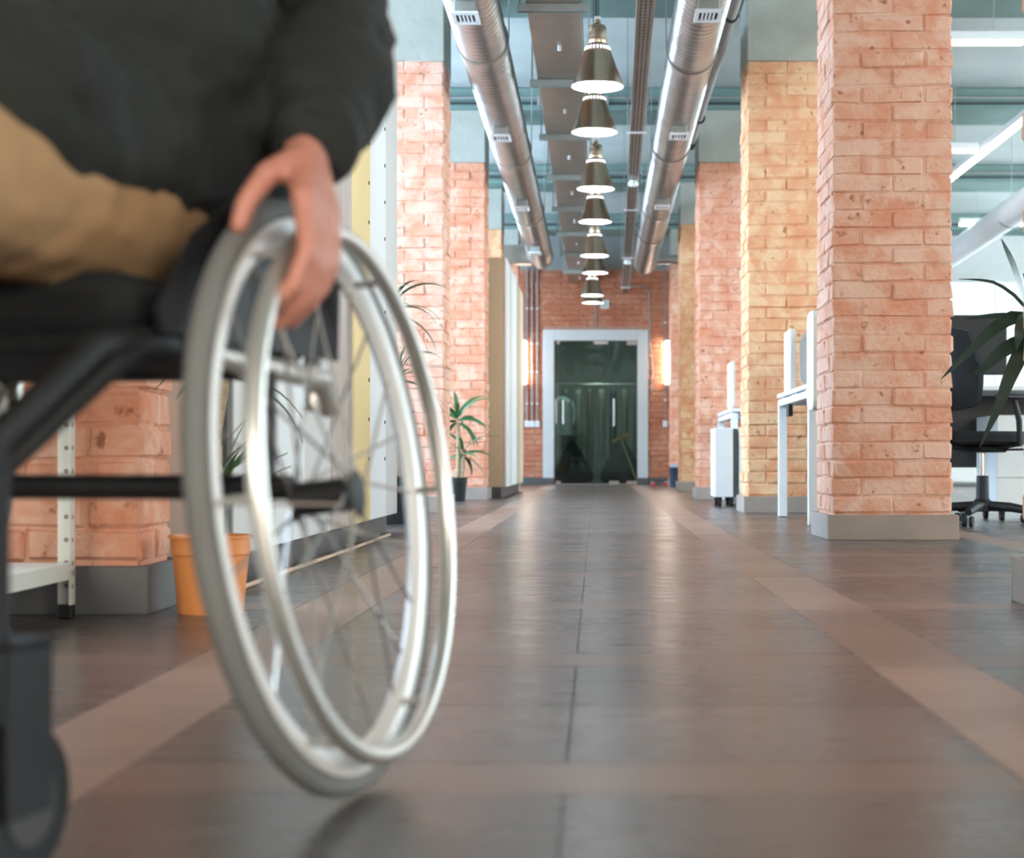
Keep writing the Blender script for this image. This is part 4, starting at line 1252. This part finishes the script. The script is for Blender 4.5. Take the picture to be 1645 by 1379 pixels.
for s in (-1, 1):
    lb(MB().tube([(s*.205,-.19,.40),(s*.205,-.16,.435),(s*.205,.19,.448)], .0125, 12), 'side_frame', 'silver')
    lb(MB().tube([(s*.205,.185,.448),(s*.205,.24,.45),(s*.195,.32,.44),(s*.165,.42,.36),(s*.12,.52,.16),(s*.11,.54,.10)], .0130, 12), 'front_frame', 'black')
    lb(MB().tube([(s*.205,0,.318),(s*.205,0,.435)], .014, 12), 'axle_bracket', 'black')
    lb(MB().tube([(s*.19,-.17,.40),(s*.185,-.20,.6),(s*.185,-.215,.80),(s*.185,-.25,.83)], .011, 12), 'back_post', 'silver')
    # side guard following the wheel
    poly = [(-.16,.455),(.26,.455),(.27,.475),(.20,.55),(.10,.60),(-.02,.615),(-.13,.60),(-.165,.56)]
    lb(MB().prism(poly, s*.224-.0025, s*.224+.0025, 'x'), 'side_guard', 'black', s=False)
    # front caster
    k = lb(MB().tube([(s*.145,.395,.36),(s*.145,.395,.19)], .014, 12), 'caster_stem', 'black')
    lb(MB().box(s*.145-.024, s*.145-.020, .345, .410, .055, .195).box(s*.145+.020, s*.145+.024, .345, .410, .055, .195).box(s*.145-.024, s*.145+.024, .345, .41, .19, .197), 'caster_fork', 'black', k, False)
    lb(MB().tube([(s*.145-.016,.365,.062),(s*.145+.016,.365,.062)], .062, 24), 'caster_wheel', 'black', k)
    lb(MB().tube([(s*.145-.018,.365,.062),(s*.145+.018,.365,.062)], .036, 20), 'caster_rim', 'carcass', k)
    lb(MB().tube([(s*.205,.27,.445),(s*.145,.395,.33)], .011, 10), 'caster_arm', 'black')
lb(MB().cbox(-.13,.13,.51,.66,.088,.10,.004), 'footplate', 'black', s=False)
lb(MB().cbox(-.195,.195,-.18,.27,.452,.512,.02), 'seat_cushion', 'black_fabric')
lb(MB().cbox(-.195,.195,-.19,.30,.436,.451,.004), 'seat_sling', 'black_fabric', s=False)
mb = MB(); nu, nv = 13, 9; vs = []; fs = []
for lay in (0, 1):
    for j in range(nv):
        for i in range(nu):
            u = -1+2*i/(nu-1); v = j/(nv-1)
            vs.append((u*.18, -.185-.03*v-.035*(1-u*u)-(.022 if lay else 0), .47+v*.36))
for lay in (0, 1):
    o_ = lay*nu*nv
    for j in range(nv-1):
        for i in range(nu-1):
            q = (o_+j*nu+i, o_+j*nu+i+1, o_+(j+1)*nu+i+1, o_+(j+1)*nu+i)
            fs.append(q if lay == 0 else tuple(reversed(q)))
rim = [i for i in range(nu)] + [j*nu+nu-1 for j in range(1, nv)] + [(nv-1)*nu+i for i in range(nu-2, -1, -1)] + [j*nu for j in range(nv-2, 0, -1)]
for k in range(len(rim)):
    a, c = rim[k], rim[(k+1) % len(rim)]
    fs.append((a, a+nu*nv, c+nu*nv, c))
lb(mb.add(vs, fs), 'backrest', 'black_fabric')

# --- rider: capsules fused by a voxel remesh into one continuous skin
def capsule(mb, a, b_, ra, rb, seg=14):
    a, b_ = Vector(a), Vector(b_)
    d = b_-a; L = d.length
    prof = []
    for k in range(5):
        t = PI/2*k/4; prof.append((-ra*math.cos(t), max(ra*math.sin(t), 1e-4)))
    for k in range(5):
        t = PI/2*k/4; prof.append((L+rb*math.sin(t), max(rb*math.cos(t), 1e-4)))
    q = d.to_track_quat('Z', 'Y').to_matrix().to_4x4() if L > 1e-6 else Matrix()
    Mx = Matrix.Translation(a) @ q
    s = len(mb.v)
    mb.lathe([(r, z) for z, r in prof], seg)
    mb.xf(Mx, s)
def ellip(mb, c, r, rot=None):
    s = len(mb.v)
    mb.sphere((0,0,0), 1.0, 20, 14)
    Mx = Matrix.Translation(c) @ (rot or Matrix()) @ Matrix.Diagonal((r[0], r[1], r[2], 1))
    mb.xf(Mx, s)
def fuse(mb, voxel, smooth=6):
    me = mb.mesh('tmp', M['skin'])
    o = bpy.data.objects.new('tmp', me); COL.objects.link(o)
    r = o.modifiers.new('r', 'REMESH'); r.mode = 'VOXEL'; r.voxel_size = voxel; r.use_smooth_shade = True
    if smooth:
        sm = o.modifiers.new('s', 'SMOOTH'); sm.factor = .5; sm.iterations = smooth
    dg = bpy.context.evaluated_depsgraph_get()
    out = bpy.data.meshes.new_from_object(o.evaluated_get(dg))
    bpy.data.objects.remove(o); bpy.data.meshes.remove(me)
    return out
def wrinkle(me, amp, freq, axis_scale, seed=0.0):
    me.update()
    nrm = [v.normal.copy() for v in me.vertices]
    for v, n in zip(me.vertices, nrm):
        p = Vector((v.co.x*axis_scale[0]+seed, v.co.y*axis_scale[1], v.co.z*axis_scale[2]))*freq
        d = noise.noise(p)*.7 + (1-abs(noise.noise(p*1.7+Vector((7,3,1))))*2)*.5
        v.co = v.co + n*(amp*d)
    me.update()

def mir(p): return (-p[0], p[1], p[2])
SH = (-.19, .10, 1.02); EL = (-.224, -.13, .82); WRI = (-.284, .068, .648)
HIP = (-.085, -.03, .565); KN = (-.10, .47, .575); AN = (-.09, .56, .165)
HEAD = Vector((0, .27, 1.235))
KY = [.163, .140, .117, .095]
def arm_hand(mb, m):
    f = (lambda p: p) if m else mir
    capsule(mb, f(SH), f(EL), .052, .042); capsule(mb, f(EL), f((-.262,-.02,.725)), .042, .040); capsule(mb, f((-.262,-.02,.725)), f(WRI), .040, .027)
    kn = [(-.316, y, .586-.004*i) for i, y in enumerate(KY)]
    for i, k in enumerate(kn):
        capsule(mb, f((-.288, .078+.004*(3-i), .638)), f(k), .0175, .0125, 12)
    capsule(mb, f((-.296,.123,.614)), f((-.303,.098,.608)), .017, .017, 12)
    L = [(1.12,.0092), (1.22,.0096), (1.14,.0090), (.92,.0078)]
    for i, (k, (s, r)) in enumerate(zip(kn, L)):
        k = Vector(k)
        a = k + Vector((-.008, .010, -.044))*s
        b_ = a + Vector((.010, .006, -.030))*s
        c = b_ + Vector((.018, .000, -.018))*s
        capsule(mb, f(k), f(a), r+.0022, r+.0006, 10); capsule(mb, f(a), f(b_), r+.0008, r, 10); capsule(mb, f(b_), f(c), r, r-.0016, 10)
    t0, t1, t2, t3 = (-.290,.110,.630), (-.274,.146,.612), (-.262,.166,.584), (-.256,.172,.560)
    capsule(mb, f(t0), f(t1), .016, .0125, 10); capsule(mb, f(t1), f(t2), .0125, .0108, 10); capsule(mb, f(t2), f(t3), .0108, .009, 10)
body = MB()
for m in (True, False):
    arm_hand(body, m)
    f = (lambda p: p) if m else mir
    capsule(body, f(HIP), f(KN), .075, .052); capsule(body, f(KN), f((-.095,.515,.38)), .052, .052); capsule(body, f((-.095,.515,.38)), f(AN), .052, .035)
    capsule(body, f(AN), f((-.09,.67,.125)), .035, .028)
    capsule(body, f((-.06,0,.58)), f((-.085,.08,.88)), .10, .10); capsule(body, f((-.085,.08,.88)), f(SH), .09, .055)
    ellip(body, f((-.076, HEAD.y-.005, HEAD.z+.0)), (.010,.022,.032))
capsule(body, (0,.11,1.02), (0,.225,1.14), .06, .052)
ellip(body, (0, HEAD.y-.012, HEAD.z+.03), (.077,.098,.098))
ellip(body, (0, HEAD.y+.028, HEAD.z-.045), (.058,.062,.068))
ellip(body, (0, HEAD.y+.060, HEAD.z-.092), (.026,.022,.020))
capsule(body, (0, HEAD.y+.084, HEAD.z+.018), (0, HEAD.y+.104, HEAD.z-.022), .009, .014, 10)
for s in (-1, 1):
    ellip(body, (s*.031, HEAD.y+.072, HEAD.z+.034), (.024,.012,.008))
    ellip(body, (s*.044, HEAD.y+.060, HEAD.z-.02), (.022,.018,.018))
me = fuse(body, .0042, 5)
me.materials.clear(); me.materials.append(M['skin']); me.name = 'person'
rider = obj('person', me)
rider.location = CH; rider.rotation_euler = (0, 0, CR)
tag(rider, 'person in dark olive jacket and tan trousers pushing the wheelchair wheel', 'person')
def rp(mb, n, m, s=True): return mb.build(n, M[m], rider, s, world=False)
for s in (-1, 1):
    e = rp(MB().sphere((s*.030, HEAD.y+.078, HEAD.z+.012), .0125, 14, 10), 'eye', 'eye_white')
    mb = MB().sphere((s*.030, HEAD.y+.0885, HEAD.z+.012), .0055, 10, 8, (1,.5,1)); mb.build('iris', M['iris'], e, True, world=False)
    rp(MB().tube([(s*.014, HEAD.y+.090, HEAD.z+.036), (s*.032, HEAD.y+.088, HEAD.z+.042), (s*.05, HEAD.y+.074, HEAD.z+.034)], [.003,.0042,.002], 8), 'eyebrow', 'hair')
rp(MB().tube([(-.024, HEAD.y+.078, HEAD.z-.056), (-.010, HEAD.y+.089, HEAD.z-.053), (.010, HEAD.y+.089, HEAD.z-.053), (.024, HEAD.y+.078, HEAD.z-.056)], [.002,.0055,.0055,.002], 8), 'lips', 'lips')
hb = MB()
ellip(hb, (0, HEAD.y-.03, HEAD.z+.055), (.084,.098,.088)); ellip(hb, (0, HEAD.y-.055, HEAD.z+.0), (.078,.07,.085)); ellip(hb, (0, HEAD.y+.04, HEAD.z+.105), (.06,.05,.03))
me = fuse(hb, .006, 3); wrinkle(me, .006, 40, (1,1,.4)); me.materials.clear(); me.materials.append(M['hair'])
obj('hair', me, rider)

jk = MB()
for m in (True, False):
    f = (lambda p: p) if m else mir
    capsule(jk, f((-.075,-.02,.575)), f((-.100,.08,.85)), .138, .138); capsule(jk, f((-.095,.07,.85)), f((-.135,.10,.98)), .115, .088)
    capsule(jk, f((-.10,.10,.985)), f(SH), .09, .075)
    capsule(jk, f(SH), f(EL), .075, .062); capsule(jk, f(EL), f((-.258,-.03,.735)), .072, .068); capsule(jk, f((-.258,-.03,.735)), f((-.282,.046,.668)), .064, .044)
    capsule(jk, f((-.281,.040,.674)), f((-.283,.055,.660)), .043, .040)
capsule(jk, (0,.09,.99), (0,.15,1.06), .09, .075)
capsule(jk, (-.05,.06,.575), (.05,.06,.575), .115, .115)
capsule(jk, (-.115,.14,.665), (.115,.14,.665), .088, .088)
for m in (-1, 1): capsule(jk, (m*.102,.06,.645), (m*.104,.33,.645), .098, .090)
capsule(jk, (-.10,.07,.76), (.10,.07,.76), .13, .13)
me = fuse(jk, .007, 4); wrinkle(me, .015, 7, (1.2,1.2,1.5), 3.0); wrinkle(me, .0035, 18, (1,1,1.6), 9.0)
me.materials.clear(); me.materials.append(M['jacket'])
obj('jacket', me, rider)
ch = MB()
for m in (True, False):
    f = (lambda p: p) if m else mir
    L = [WRI]
    rp(MB().tube([f((-.2825,.046,.668)), f((-.2838,.062,.653))], [.0445,.0415], 24), 'cuff', 'jacket')
    capsule(ch, f((-.08,-.06,.575)), f(HIP), .105, .10); capsule(ch, f(HIP), f((-.10,.22,.585)), .095, .085); capsule(ch, f((-.10,.22,.585)), f(KN), .085, .070)
    capsule(ch, f(KN), f((-.095,.525,.36)), .070, .066); capsule(ch, f((-.095,.525,.36)), f((-.09,.556,.20)), .064, .056)
me = fuse(ch, .007, 4); wrinkle(me, .006, 12, (1,1.3,1), 5.0); me.materials.clear(); me.materials.append(M['trousers'])
obj('trousers', me, rider)
for s in (-1, 1):
    sb = MB()
    capsule(sb, (s*.09,.54,.155), (s*.09,.65,.142), .045, .038); capsule(sb, (s*.09,.65,.142), (s*.09,.715,.136), .038, .030); capsule(sb, (s*.09,.545,.16), (s*.09,.55,.215), .043, .041)
    me = fuse(sb, .006, 3); me.materials.clear(); me.materials.append(M['shoe'])
    so = obj('shoe', me, rider)
    poly = [(s*.09-.042,.51),(s*.09+.042,.51),(s*.09+.045,.61),(s*.09+.044,.69),(s*.09+.024,.74),(s*.09-.024,.74),(s*.09-.044,.69),(s*.09-.045,.61)]
    q = MB().prism(poly, .102, .122, 'z'); q.build('sole', M['sole'], so, world=False)
